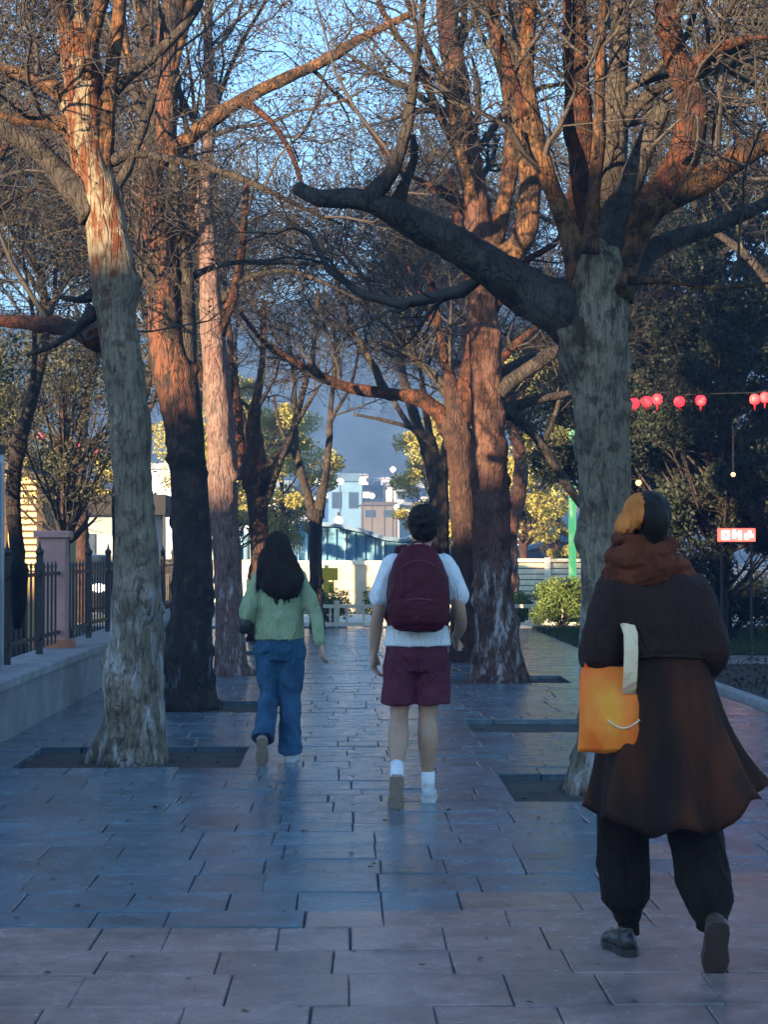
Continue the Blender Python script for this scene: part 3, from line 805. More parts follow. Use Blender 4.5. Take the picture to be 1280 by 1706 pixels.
for i, (x, y, a, k, p, lab) in enumerate(EV):
    o = ev[p] if i in (0, 1) else copy_tree(ev[p])
    o.location = (x, y, 0); o.rotation_euler = (0, 0, a); o.scale = (k, k, k); tag(o, lab, 'tree', 'dark evergreens on the right')
sp = [leafy('leafy_tree', 311, 1.8, 6.0, 1.9, 26000, 'leaf_spring', 'bark_brown', (0.03, 0.06), clumps=55, zlow=1.2),
      leafy('leafy_tree', 312, 1.2, 4.4, 1.2, 16000, 'leaf_spring', 'bark_brown', (0.03, 0.055), clumps=40, zlow=0.8)]
SP = [(-3.0, 50.5, 0.4, 1.05, 0, 'yellow-green leafy tree beyond the road, left of the thin forked trunk'),
      (-1.75, 52.5, 2.0, 0.9, 0, 'yellow-green leafy tree beyond the road, right behind the thin forked trunk'),
      (-6.2, 51.5, 1.0, 1.0, 1, 'yellow-green leafy tree seen between the left trunks'),
      (4.7, 51.0, 3.1, 1.15, 0, 'yellow-green leafy tree beyond the road, right of the reddish trunk'),
      (6.0, 55.0, 5.0, 0.72, 1, 'small round yellow-leaved tree beside the pale blue hut'),
      (2.6, 55.5, 4.1, 0.95, 0, 'yellow-green leafy tree half hidden behind the right-row trunks'),
      (-9.6, 52.0, 4.1, 1.0, 0, 'yellow-green leafy tree behind the lit slatted house')]
for i, (x, y, a, k, p, lab) in enumerate(SP):
    o = sp[p] if i in (0, 2) else copy_tree(sp[p])
    o.location = (x, y, 0); o.rotation_euler = (0, 0, a); o.scale = (k, k, k); tag(o, lab, 'tree', 'sunlit leafy trees beyond the road')

ol = leafy('olive_leaved_tree', 321, 1.9, 5.4, 1.5, 13000, 'leaf_olive', 'bark_brown', (0.018, 0.036), clumps=60, zlow=2.1, rt=0.08)
for i, (x, y, a, k, lab) in enumerate([(-5.2, 22.6, 0.3, 1.0, 'olive-leaved tree just behind the railing left of the first trunk'), (-4.3, 29.3, 2.0, 1.05, 'olive-leaved tree behind the railing between the first two left trunks'),
                                       (-6.3, 33.0, 4.0, 1.1, 'olive-leaved tree standing left of the slatted house corner')]):
    o = ol if i == 0 else copy_tree(ol)
    o.location = (x, y, 0); o.rotation_euler = (0, 0, a); o.scale = (k, k, k); tag(o, lab, 'tree', 'olive-leaved trees behind the railing')

def bush(name, x, y, rx, ry, h, n, lm, size, seed, label, group=None):
    rs = np.random.default_rng(seed); root = empty(name, (x, y, 0), 0, label, 'bush', group)
    k = 26; cc = np.stack([rs.uniform(-1, 1, k)*rx*0.75, rs.uniform(-1, 1, k)*ry*0.75, rs.uniform(0.25, 0.8, k)*h], 1); cr = rs.uniform(0.2, 0.38, k)*min(rx*1.4, h)
    j = rs.integers(0, k, n); pts = cc[j]+unit(rs.normal(size=(n, 3)))*(rs.uniform(0, 1, (n, 1))**0.4)*cr[j][:, None]
    pts = pts[pts[:, 2] > 0.02]+np.array([x, y, 0])
    st = np.stack([np.stack([np.r_[np.array([x, y, 0])*(1)+np.array([c[0]*t, c[1]*t, c[2]*t]), 0.012*(1-0.7*t)] for t in np.linspace(0, 1, 4)]) for c in cc])
    v, q = tubes_np(st, 4); link('stems', mesh_np('stems', v, q), M['limb_dark'], root)
    v, q = leaves_np(pts, size, rs); link('leaves', mesh_np('leaves', v, q, False), M[lm], root)
    return root
bush('shrub', 3.98, 35.9, 0.56, 0.5, 1.02, 12000, 'leaf_shrub', (0.018, 0.034), 1, 'rounded green shrub at the left corner of the lawn, bright on its sunny side')
bush('shrub', 4.9, 34.8, 0.6, 0.5, 0.8, 9000, 'leaf_hedge', (0.018, 0.034), 2, 'dark green shrub half hidden behind the big plane trunk')
for i in range(6):
    bush('hedge_bush', 6.2+i*1.25, 31.2+0.2*(i % 2), 0.72, 0.5, 1.15+0.12*(i % 3), 7000, 'leaf_hedge' if i % 2 else 'leaf_dark', (0.02, 0.036), 10+i,
         ['dark hedge bush behind the coat of the walker at the right', 'second hedge bush right of the walker, under the glowing red sign'][i] if i < 2 else 'dark hedge bush at the right edge of the lawn', 'hedge bushes at the back of the lawn')
for i, (x, y, h) in enumerate([(-0.35, 38.2, 0.75), (0.75, 38.3, 0.8), (3.4, 38.4, 0.7), (4.2, 38.2, 0.85), (-1.5, 38.3, 0.6)]):
    bush('low_bush', x, y, 0.45, 0.3, h, 3500, 'leaf_shrub', (0.02, 0.035), 30+i,
         ['low bright green bush under the yellow sign', 'low bright green bush left of the man behind the white railing', 'low green bush right of the reddish trunk behind the railing',
          'low green bush next to the rounded shrub across the road', 'low green bush behind the long-haired walker'][i], 'low bushes behind the white railing')
# ================================================================== PEOPLE
def wrinkle(o, amp=0.004, sc_=(9, 9, 5), seed=0, fine=0.0):
    me = o.data; n = len(me.vertices)
    co = np.empty(n*3); me.vertices.foreach_get('co', co); co = co.reshape(-1, 3)
    no = np.array([v.normal[:] for v in me.vertices])
    d = np.array([mnoise.noise(Vector((p[0]*sc_[0]+seed, p[1]*sc_[1], p[2]*sc_[2]))) for p in co])
    d = 1-2*np.abs(d)*1.6
    if fine: d = d+fine*np.array([mnoise.noise(Vector((p[0]*60+seed, p[1]*60, p[2]*12))) for p in co])
    co += no*(d*amp)[:, None]
    me.vertices.foreach_set('co', co.astype(np.float32).ravel()); me.update()
    return o

def limb_pts(b, joints, radii, n=14):
    pts = catmull([tuple(j)+(r,) for j, r in zip(joints, radii)], 0.02)
    b.tube([p[:3] for p in pts], [p[3] for p in pts], n)
    b.ball(joints[0], radii[0], n, 8); b.ball(joints[-1], radii[-1], n, 8)

def add_head(b, c, hgt=0.235, wd=0.076, dp=0.096, turn=0.0):
    """head with the face towards +Y; c is the centre at eye height"""
    cx, cy, cz = c; Rz = Matrix.Rotation(turn, 3, 'Z')
    def P(x, y, z): v = Rz @ Vector((x, y, z)); return (cx+v.x, cy+v.y, cz+v.z)
    h = hgt/2
    b.ball(P(0, -0.008, 0.25*h), (wd, dp, h*0.76), 20, 14, Rz)
    b.ball(P(0, 0.018, -0.36*h), (wd*0.78, dp*0.76, h*0.62), 18, 12, Rz)
    b.ball(P(0, 0.058, -0.80*h), (wd*0.36, 0.026, 0.022), 12, 8, Rz)          # chin
    b.tube([P(0, dp*0.86, 0.012), P(0, dp*1.06, -0.022), P(0, dp*1.16, -0.040)], [0.007, 0.010, 0.013], 8)  # nose
    b.ball(P(0, dp*0.90, 0.026), (wd*0.62, 0.012, 0.010), 12, 7, Rz)          # brow
    b.ball(P(0, dp*0.90, -0.066), (0.024, 0.012, 0.0065), 10, 6, Rz)          # lips
    for s in (-1, 1):
        b.ball(P(s*wd*1.02, -0.004, -0.008), (0.010, 0.019, 0.031), 10, 8, Rz @ Matrix.Rotation(-0.35*s, 3, 'Z'))
    return P

def add_hand(b, wr, down, side, curl=0.5, scale=1.0):
    """palm, four fingers of unequal length and a thumb; side = direction of the thumb edge"""
    wr = Vector(wr); d = Vector(down).normalized(); s = Vector(side); s = (s-d*s.dot(d)).normalized(); nrm = d.cross(s)
    k = scale
    for j in range(4):
        o = s*(0.030-0.020*j)*k
        b.tube([wr+o*0.55, wr+o+d*0.05*k, wr+o*1.05+d*0.088*k], [0.0135*k, 0.0145*k, 0.011*k], 8)
    Ls = [0.068, 0.078, 0.073, 0.056]
    for j in range(4):
        p = wr+s*(0.031-0.0205*j)*k+d*0.088*k; a = 0.15; pts = [p]; L = Ls[j]*k
        for q in (0.45, 0.32, 0.23):
            a += curl*0.55; p = p+(d*math.cos(a)+nrm*math.sin(a))*L*q; pts.append(p)
        b.tube(pts, [0.0092*k, 0.0085*k, 0.008*k, 0.006*k], 8); b.ball(pts[-1], 0.0062*k, 8, 6)
    t0 = wr+s*0.026*k+d*0.022*k; t1 = t0+(s*0.7+d*0.8+nrm*0.25).normalized()*0.036*k; t2 = t1+(s*0.2+d+nrm*0.35).normalized()*0.032*k
    b.tube([t0, t1, t2], [0.013*k, 0.0105*k, 0.0078*k], 8); b.ball(t2, 0.0078*k, 8, 6)

def put(o, loc, parent=None):
    if parent is None: o.location = loc
    else: o.parent = parent; o.matrix_parent_inverse = Matrix()
    return o

def shoe_mb(heel, toe, up, w_=0.042, h=0.075):
    """a shoe from heel to toe; up = direction of the ankle"""
    b = MB(); H = Vector(heel); T = Vector(toe); u = Vector(up).normalized(); ax = (T-H).normalized(); u = (u-ax*u.dot(ax)).normalized()
    L = (T-H).length; sd = ax.cross(u); X = Matrix((sd, ax, u)).transposed()
    b.ball(H+ax*L*0.20+u*h*0.42, (w_*0.86, L*0.24, h*0.60), 14, 9, X)
    b.ball(H+ax*L*0.52+u*h*0.36, (w_*0.92, L*0.34, h*0.46), 14, 9, X)
    b.ball(H+ax*L*0.78+u*h*0.30, (w_, L*0.24, h*0.34), 14, 9, X)
    b.tube([H+ax*L*0.2+u*h*0.5, H+ax*L*0.2+u*h*1.15], [w_*0.85, w_*0.78], 14)
    return b
def sole_mb(heel, toe, up, w_=0.042, th=0.022):
    b = MB(); H = Vector(heel); T = Vector(toe); u = Vector(up).normalized(); ax = (T-H).normalized(); u = (u-ax*u.dot(ax)).normalized(); sd = ax.cross(u); L = (T-H).length
    prof = [(0, .45), (.06, .78), (.2, .88), (.45, .80), (.7, 1.03), (.88, .85), (.97, .5), (1.0, .2)]
    ring = [(t, q) for t, q in prof]+[(t, -q) for t, q in reversed(prof)]
    n = len(ring); v = [H+ax*L*(t*1.03-.015)+sd*w_*q*1.06+u*(-0.012) for t, q in ring]+[H+ax*L*(t*1.03-.015)+sd*w_*q*1.06+u*th for t, q in ring]
    b.add(v, [tuple(range(n))[::-1], tuple(range(n, 2*n))]+[(i, (i+1) % n, (i+1) % n+n, i+n) for i in range(n)])
    return b

skin = plain('skin', (0.44, 0.27, 0.19), 0.55, 0.10, 20, 0.15, 120)
skin_tan = plain('skin_tan', (0.40, 0.225, 0.14), 0.55, 0.10, 20, 0.15, 120)
def cloth(name, c, var=0.15, rough=0.9, weave=260, scale=7, stretch=(1, 1, 1), fold=11):
    g = NG(name); v = g.coord(stretch); n = g.noise(v, scale, 5)
    g.base(g.ramp(n, [(0.3, tuple(x*(1-var) for x in c)), (0.7, tuple(min(1, x*(1+var)) for x in c))]))
    g.b.inputs['Roughness'].default_value = rough; g.b.inputs['Specular IOR Level'].default_value = 0.2
    fo = g.n('ShaderNodeTexNoise', i_Scale=fold, i_Detail=3.0, i_Roughness=0.5, i_Distortion=1.4); g.l(g.coord((1, 1, 0.45)), fo.inputs[0])
    r = g.math('ABSOLUTE', g.math('SUBTRACT', fo.outputs[0], 0.5))
    h = g.math('ADD', g.math('MULTIPLY', r, 3.0), g.math('MULTIPLY', g.noise(g.coord(), weave, 3), 0.06))
    g.bump(h, 0.9, 0.016); return g.m
def hairmat(name, c):
    g = NG(name); v = g.coord((60, 60, 3)); n = g.noise(v, 2.0, 4, 0.7)
    g.base(g.ramp(n, [(0.3, tuple(x*0.6 for x in c)), (0.75, tuple(x*1.9 for x in c))])); g.b.inputs['Roughness'].default_value = 0.6; g.b.inputs['Specular IOR Level'].default_value = 0.2; g.bump(n, 0.8, 0.01); return g.m
hair_m = hairmat('hair', (0.012, 0.007, 0.005))
white_cloth = cloth('white_cotton', (0.70, 0.70, 0.70), 0.05)
maroon = cloth('maroon_shorts_cloth', (0.095, 0.020, 0.034), 0.35, 0.85, 220, 9)
pack_m = cloth('maroon_nylon', (0.066, 0.005, 0.011), 0.15, 0.55, 300)
green_cloth = cloth('green_knit', (0.28, 0.34, 0.19), 0.12, 0.95, 180)
denim = cloth('denim', (0.032, 0.085, 0.15), 0.45, 0.9, 300, 6, (1, 1, 0.5))
black_leather = plain('black_leather', (0.012, 0.011, 0.011), 0.45, 0.2, 20, 0.2, 90)
shoe_white = plain('shoe_white', (0.50, 0.48, 0.46), 0.7, 0.12, 30)
sole_brown = plain('sole_brown', (0.26, 0.19, 0.14), 0.85, 0.3, 30, 0.4, 80)

# ---- the man with the maroon backpack
def hair_short(c):
    b = MB(); x, y, z = c
    b.ball((x, y-0.020, z+0.040), (0.090, 0.106, 0.098), 22, 14)
    b.ball((x, y-0.050, z-0.012), (0.078, 0.062, 0.070), 18, 12)
    b.ball((x+0.02, y+0.03, z+0.085), (0.07, 0.07, 0.05), 16, 10)
    return b
ML = (0.405, 11.2, 0)
b = MB()
hc = (0.035, 0.0, 1.592)
add_head(b, hc, turn=-0.12)
limb_pts(b, [(0.015, -0.012, 1.40), (0.03, -0.004, 1.53)], [0.062, 0.054])
b.loft([(0.0, 0, 0.78, 0.11, 0.09), (0.0, 0, 0.90, 0.155, 0.105), (0, 0, 1.05, 0.135, 0.098), (0.0, 0, 1.2, 0.15, 0.108), (0.005, 0, 1.33, 0.168, 0.108), (0.01, 0, 1.40, 0.155, 0.09), (0.012, 0, 1.445, 0.09, 0.07)])
limb_pts(b, [(-0.155, 0, 1.375), (-0.195, -0.02, 1.25), (-0.228, -0.035, 1.10), (-0.242, 0.0, 0.98), (-0.252, 0.03, 0.875)], [0.058, 0.048, 0.038, 0.036, 0.026])
add_hand(b, (-0.252, 0.032, 0.872), (-0.03, 0.05, -1), (0.25, 0.9, 0), 0.75, 1.08)
limb_pts(b, [(0.165, 0, 1.375), (0.210, -0.04, 1.25), (0.240, -0.055, 1.12), (0.255, 0.04, 1.02), (0.235, 0.14, 0.95)], [0.058, 0.048, 0.039, 0.036, 0.026])
add_hand(b, (0.235, 0.142, 0.948), (-0.08, 0.75, -0.45), (-0.3, 0.4, 0.9), 0.9, 1.05)
limb_pts(b, [(-0.085, 0, 0.86), (-0.10, 0.015, 0.66), (-0.105, 0.02, 0.50), (-0.113, -0.105, 0.40), (-0.120, -0.20, 0.29), (-0.126, -0.262, 0.215)], [0.094, 0.077, 0.053, 0.062, 0.046, 0.032])
limb_pts(b, [(0.08, 0, 0.86), (0.07, 0.02, 0.66), (0.062, 0.03, 0.49), (0.062, -0.006, 0.37), (0.06, 0.0, 0.22), (0.062, 0.0, 0.11)], [0.094, 0.077, 0.053, 0.062, 0.042, 0.032])
man = put(b.fused('person', skin_tan, None, 0.007, 4), ML)
tag(man, 'man in a white T-shirt and maroon shorts walking away with left heel raised', 'person')
for s in (-1, 1):
    e = MB(); e.ball((hc[0]+s*0.031+0.012, 0.083, hc[2]+0.006), 0.012, 10, 8); put(link('eye', e.mesh('eye', True), plain('eye_white', (0.5, 0.48, 0.45), 0.3)), None, man)
put(wrinkle(hair_short(hc).fused('hair', hair_m, None, 0.006, 3), 0.007, (26, 26, 18), 3, 0.3), None, man)
b = MB()
b.loft([(0.0, 0, 0.905, 0.196, 0.138), (0, 0, 0.99, 0.186, 0.128), (0, 0, 1.10, 0.168, 0.118), (0.0, 0, 1.22, 0.172, 0.122), (0.005, 0, 1.33, 0.188, 0.120), (0.01, 0, 1.405, 0.170, 0.100), (0.012, 0, 1.46, 0.080, 0.078)])
limb_pts(b, [(-0.14, 0, 1.372), (-0.188, -0.01, 1.28), (-0.214, -0.022, 1.19)], [0.070, 0.066, 0.068])
limb_pts(b, [(0.155, 0, 1.372), (0.205, -0.02, 1.28), (0.238, -0.035, 1.20)], [0.070, 0.066, 0.070])
put(wrinkle(b.fused('shirt', white_cloth, None, 0.008, 4), 0.0045, (8, 8, 5), 1), None, man)
b = MB()
b.loft([(0, 0, 0.76, 0.15, 0.105), (0, 0, 0.84, 0.185, 0.126), (0, 0, 0.95, 0.178, 0.118)])
for s, kx, ex in ((-1, -0.098, -0.108), (1, 0.092, 0.088)):
    b.tube([(kx*0.95, 0, 0.86), (kx, 0.010, 0.78), (kx, 0.014, 0.70), (ex, 0.02, 0.62), (ex, 0.025, 0.572)], [0.088, 0.101, 0.101, 0.103, 0.104], 22)
put(wrinkle(b.fused('shorts', maroon, None, 0.008, 3), 0.0055, (11, 11, 5), 9), None, man)
seam_w = cloth('white_hem', (0.5, 0.5, 0.52), 0.05)
for x_, y0_, z0_, y1_, z1_ in ((0.0, -0.128, 0.93, -0.112, 0.76),):
    e = MB(); e.tube([(x_, y0_, z0_), (x_, y0_-0.004, 0.86), (x_, y1_, z1_)], 0.003, 6); put(e.build('seam', maroon, None, True), None, man)
for nm, pts, rr in (('sock', [(-0.124, -0.235, 0.25), (-0.127, -0.285, 0.185), (-0.128, -0.29, 0.15)], [0.038, 0.038, 0.040]), ('sock', [(0.062, 0, 0.175), (0.062, 0, 0.10), (0.062, 0.01, 0.07)], [0.039, 0.038, 0.040])):
    e = MB(); e.tube(pts, rr, 16); put(link('sock', e.mesh('sock', True), white_cloth), None, man)
sh = put(shoe_mb((-0.128, -0.335, 0.185), (-0.134, -0.265, -0.055+0.02), (0, 0.9, 0.3), 0.046, 0.08).fused('shoe', shoe_white, None, 0.006, 3), None, man)
put(sole_mb((-0.128, -0.340, 0.185), (-0.134, -0.268, -0.035), (0, 0.9, 0.3), 0.046).build('sole', sole_brown), None, sh)
sh = put(shoe_mb((0.060, -0.060, 0.012), (0.080, 0.195, 0.012), (0, 0, 1), 0.046, 0.085).fused('shoe', shoe_white, None, 0.006, 3), None, man)
put(sole_mb((0.060, -0.064, 0.004), (0.080, 0.20, 0.004), (0, 0, 1), 0.046).build('sole', shoe_white), None, sh)

# backpack
bp = empty('backpack', ML, 0, "round-topped maroon backpack worn on the back of the man in the white T-shirt", 'backpack')
b = MB()
prof = [(0.995, 0.100, 0.055), (1.012, 0.135, 0.085), (1.05, 0.162, 0.100), (1.12, 0.177, 0.108), (1.22, 0.180, 0.106), (1.31, 0.168, 0.098), (1.39, 0.142, 0.086), (1.445, 0.108, 0.068), (1.482, 0.070, 0.045), (1.495, 0.04, 0.03)]
sq = lambda t, a: 1/((abs(math.cos(a))**3.2+abs(math.sin(a))**3.2)**(1/3.2))
b.loft([(-0.002, -0.205+0.02*(z > 1.4), z, rx, ry) for z, rx, ry in prof], 40, sq)
pk = put(wrinkle(b.fused('pack_body', pack_m, None, 0.006, 3), 0.004, (7, 7, 6), 2), None, bp)
b = MB(); b.loft([(-0.002, -0.245, z, rx, ry) for z, rx, ry in [(1.03, 0.10, 0.05), (1.05, 0.128, 0.074), (1.10, 0.138, 0.084), (1.17, 0.136, 0.080), (1.195, 0.128, 0.066)]], 40, sq)
put(wrinkle(b.fused('front_pocket', pack_m, None, 0.006, 2), 0.003, (9, 9, 8), 5), None, bp)
zip_m = plain('zip_tape', (0.16, 0.03, 0.04), 0.5)
b = MB(); b.tube([(-0.10+0.02*k, -0.326+0.10*((k-5)/5)**4*0.35, 1.185-0.012*((k-5)/5)**2) for k in range(11)], 0.0035, 6); put(b.build('zip', zip_m, None, True), None, bp)
b = MB(); b.tube([(-0.14+0.028*k, -0.305+0.08*((k-5)/5)**4, 1.32+0.085*(1-((k-5)/5)**2)) for k in range(11)], 0.003, 6); put(b.build('zip', zip_m, None, True), None, bp)
b = MB(); b.tube([(-0.035, -0.15, 1.475), (-0.03, -0.15, 1.505), (0, -0.15, 1.515), (0.03, -0.15, 1.505), (0.035, -0.15, 1.475)], 0.007, 8); put(b.build('grab_handle', pack_m, None, True), None, bp)
for s in (-1, 1):
    b = MB(); b.tube([(s*0.075, -0.14, 1.45), (s*0.095+0.01, -0.08, 1.478), (s*0.11+0.01, 0.0, 1.472), (s*0.12, 0.09, 1.41), (s*0.13, 0.125, 1.30), (s*0.155, 0.10, 1.15), (s*0.168, -0.02, 1.07), (s*0.15, -0.13, 1.04)], [(0.028, 0.007)]*8, 10)
    put(b.build('shoulder_strap', pack_m, None, True), None, bp)

# ---- the woman in the green sweater
WL = (-0.475, 13.4, 0)
b = MB(); hc = (-0.012, 0.0, 1.478)
add_head(b, hc, 0.22, 0.070, 0.090)
limb_pts(b, [(0, -0.01, 1.29), (-0.008, 0, 1.41)], [0.05, 0.045])
b.loft([(0.0, 0, 0.72, 0.11, 0.09), (0.0, 0, 0.82, 0.155, 0.105), (0, 0, 0.96, 0.115, 0.088), (0.0, 0, 1.1, 0.13, 0.1), (0.0, 0, 1.22, 0.145, 0.1), (0.0, 0, 1.29, 0.135, 0.08), (0.0, 0, 1.33, 0.08, 0.06)])
limb_pts(b, [(-0.135, 0, 1.265), (-0.19, -0.04, 1.13), (-0.222, -0.06, 1.02), (-0.20, 0.05, 1.00), (-0.165, 0.15, 1.03)], [0.05, 0.042, 0.034, 0.031, 0.023])
add_hand(b, (-0.165, 0.152, 1.032), (0.25, 0.8, 0.2), (0.1, -0.2, 0.9), 1.1, 0.92)
limb_pts(b, [(0.135, 0, 1.265), (0.195, -0.03, 1.13), (0.238, -0.05, 1.01), (0.268, -0.09, 0.91), (0.288, -0.12, 0.815)], [0.05, 0.042, 0.034, 0.031, 0.023])
add_hand(b, (0.289, -0.122, 0.812), (0.1, -0.2, -1), (-0.35, 0.85, 0), 0.6, 0.92)
limb_pts(b, [(-0.08, 0, 0.80), (-0.075, 0.03, 0.60), (-0.07, 0.04, 0.45), (-0.085, -0.09, 0.33), (-0.10, -0.24, 0.20)], [0.09, 0.07, 0.052, 0.05, 0.032])
limb_pts(b, [(0.08, 0, 0.80), (0.075, 0.02, 0.60), (0.07, 0.03, 0.45), (0.07, 0.01, 0.27), (0.072, 0, 0.10)], [0.09, 0.07, 0.052, 0.05, 0.032])
woman = put(b.fused('person', skin, None, 0.007, 4), WL)
tag(woman, 'woman with long black hair in a green sweater and blue jeans walking away', 'person')
for s in (-1, 1):
    e = MB(); e.ball((hc[0]+s*0.029, 0.078, hc[2]+0.006), 0.011, 10, 8); put(link('eye', e.mesh('eye', True), plain('eye_white', (0.5, 0.48, 0.45), 0.3)), None, woman)
b = MB()
b.ball((-0.014, -0.012, 1.512), (0.082, 0.098, 0.086), 20, 12)
rings = [(0.03, -0.105, 1.125, 0.05, 0.030), (0.025, -0.11, 1.15, 0.10, 0.045), (0.015, -0.11, 1.20, 0.140, 0.055), (0.01, -0.105, 1.27, 0.162, 0.062), (0.0, -0.09, 1.335, 0.148, 0.07), (-0.01, -0.07, 1.40, 0.118, 0.078), (-0.014, -0.045, 1.46, 0.096, 0.085), (-0.014, -0.03, 1.52, 0.084, 0.086), (-0.014, -0.02, 1.56, 0.068, 0.07), (-0.014, -0.015, 1.592, 0.03, 0.03)]
b.loft(rings, 40, lambda t, a: 1+0.05*math.sin(9*a+6*t)+0.04*math.sin(17*a-4*t))
for k in range(46):      # loose wavy locks
    a = random.uniform(-1, 1); x0 = -0.014+a*0.07; xe = 0.01+a*0.175; L = random.uniform(0.0, 0.09); ph = random.uniform(0, 6)
    pts = [(x0+(xe-x0)*min(1, t*1.35)+0.010*math.sin(ph+t*9), -0.075-0.07*math.sin(t*2.2)+0.09*abs(a)*t*0.4, 1.55-t*(0.40-0.10*abs(a)+L)+0.0) for t in [q/7 for q in range(8)]]
    b.tube(pts, [0.010, 0.014, 0.016, 0.017, 0.016, 0.014, 0.010, 0.004], 6)
put(wrinkle(b.fused('hair', hair_m, None, 0.006, 2), 0.004, (30, 30, 6), 3, 0.3), None, woman)
b = MB()
b.loft([(0.0, 0, 0.845, 0.178, 0.125), (0, 0, 0.90, 0.180, 0.128), (0, 0, 1.0, 0.168, 0.120), (0.0, 0, 1.12, 0.165, 0.122), (0.0, 0, 1.22, 0.165, 0.118), (0.0, 0, 1.29, 0.150, 0.095), (0, 0, 1.345, 0.075, 0.065)])
limb_pts(b, [(-0.125, 0, 1.262), (-0.19, -0.04, 1.13), (-0.225, -0.06, 1.02), (-0.20, 0.04, 0.99), (-0.168, 0.135, 1.025)], [0.066, 0.058, 0.054, 0.046, 0.040])
limb_pts(b, [(0.125, 0, 1.262), (0.195, -0.03, 1.13), (0.240, -0.05, 1.01), (0.268, -0.09, 0.92), (0.285, -0.115, 0.84)], [0.066, 0.058, 0.052, 0.047, 0.042])
put(wrinkle(b.fused('sweater', green_cloth, None, 0.008, 3), 0.009, (8, 8, 6), 4), None, woman)
b = MB()
b.loft([(0, 0, 0.70, 0.14, 0.10), (0, 0, 0.78, 0.175, 0.122), (0, 0, 0.88, 0.158, 0.108)])
limb_pts(b, [(-0.085, 0, 0.78), (-0.08, 0.03, 0.60), (-0.075, 0.04, 0.45), (-0.088, -0.07, 0.34), (-0.10, -0.19, 0.23)], [0.098, 0.086, 0.074, 0.070, 0.070])
limb_pts(b, [(0.085, 0, 0.78), (0.08, 0.02, 0.60), (0.075, 0.03, 0.45), (0.072, 0.01, 0.27), (0.074, 0.0, 0.12)], [0.098, 0.086, 0.074, 0.073, 0.078])
b.tube([(0.074, 0.0, 0.14), (0.074, 0.005, 0.05)], [0.079, 0.084], 18)
b.tube([(-0.098, -0.17, 0.25), (-0.108, -0.235, 0.175)], [0.070, 0.078], 18)
put(wrinkle(b.fused('jeans', denim, None, 0.008, 3), 0.007, (10, 10, 9), 6), None, woman)
sh = put(shoe_mb((0.07, -0.07, 0.012), (0.09, 0.165, 0.012), (0, 0, 1), 0.042, 0.075).fused('shoe', shoe_white, None, 0.006, 3), None, woman)
put(sole_mb((0.07, -0.072, 0.004), (0.09, 0.17, 0.004), (0, 0, 1), 0.042, 0.028).build('sole', shoe_white), None, sh)
sh = put(shoe_mb((-0.11, -0.31, 0.19), (-0.112, -0.215, -0.005), (0, 0.9, 0.4), 0.042, 0.07).fused('shoe', plain('shoe_grey', (0.12, 0.13, 0.15), 0.7), None, 0.006, 3), None, woman)
put(sole_mb((-0.11, -0.315, 0.19), (-0.112, -0.218, -0.008), (0, 0.9, 0.4), 0.042).build('sole', sole_brown), None, sh)
hb = empty('handbag', WL, 0, "small black handbag hanging at the left elbow of the woman in green", 'handbag')
b = MB(); b.loft([(-0.235, 0.0, 0.885, 0.035, 0.10), (-0.235, 0.0, 0.90, 0.048, 0.115), (-0.235, 0, 0.98, 0.046, 0.108), (-0.232, 0, 1.03, 0.034, 0.09), (-0.230, 0, 1.045, 0.02, 0.08)], 24, sq)
put(b.build('bag_body', black_leather, None, True), None, hb)
b = MB(); b.tube([(-0.232, -0.07, 1.035), (-0.22, -0.07, 1.10), (-0.19, -0.02, 1.115), (-0.17, 0.04, 1.10), (-0.225, 0.07, 1.035)], 0.007, 8); put(b.build('strap', black_leather, None, True), None, hb)

# ---- the walker in the long brown coat
def coatmat():
    g = NG('brown_wool'); v = g.coord((2.2, 2.2, 0.3)); n = g.noise(v, 3.0, 3, 0.5); f = g.noise(g.coord(), 240, 3)
    g.base(g.ramp(n, [(0.38, (0.020, 0.012, 0.009)), (0.52, (0.038, 0.017, 0.010)), (0.68, (0.095, 0.028, 0.012))]))
    g.b.inputs['Roughness'].default_value = 0.92; g.b.inputs['Specular IOR Level'].default_value = 0.15; g.bump(f, 0.4, 0.004); return g.m
coat_m = coatmat()
cape_m = cloth('dark_brown_wool', (0.033, 0.016, 0.011), 0.2)
pants_m = cloth('black_cloth', (0.016, 0.009, 0.006), 0.3)
rust = cloth('rust_knit', (0.12, 0.030, 0.012), 0.35, 0.95, 90, 12)
capo = cloth('orange_knit', (0.62, 0.19, 0.04), 0.3, 0.95, 110, 14)
def bagmat():
    g = NG('orange_canvas'); v = g.coord((1, 1, 0.6)); n = g.noise(v, 7, 3, 0.5)
    g.base(g.ramp(n, [(0.40, (0.98, 0.15, 0.006)), (0.64, (0.99, 0.33, 0.02))])); g.b.inputs['Roughness'].default_value = 0.7; g.bump(g.noise(g.coord(), 240, 3), 0.35, 0.004); return g.m
orange_m = bagmat()
amber_m = cloth('amber_canvas', (0.98, 0.30, 0.015), 0.15, 0.7, 200, 7)
cream_m = cloth('cream_webbing', (0.9, 0.66, 0.40), 0.08, 0.8, 220)
CL = (1.128, 6.85, 0)
b = MB(); hc = (-0.068, 0.0, 1.552)
add_head(b, hc, 0.222, 0.071, 0.091, 0.25)
limb_pts(b, [(-0.05, -0.01, 1.36), (-0.062, 0, 1.48)], [0.055, 0.047])
b.loft([(-0.03, 0, 0.72, 0.12, 0.09), (-0.03, 0, 0.84, 0.155, 0.105), (-0.03, 0, 1.0, 0.12, 0.09), (-0.035, 0, 1.15, 0.14, 0.1), (-0.04, 0, 1.28, 0.155, 0.1), (-0.045, 0, 1.35, 0.14, 0.08), (-0.05, 0, 1.40, 0.07, 0.06)])
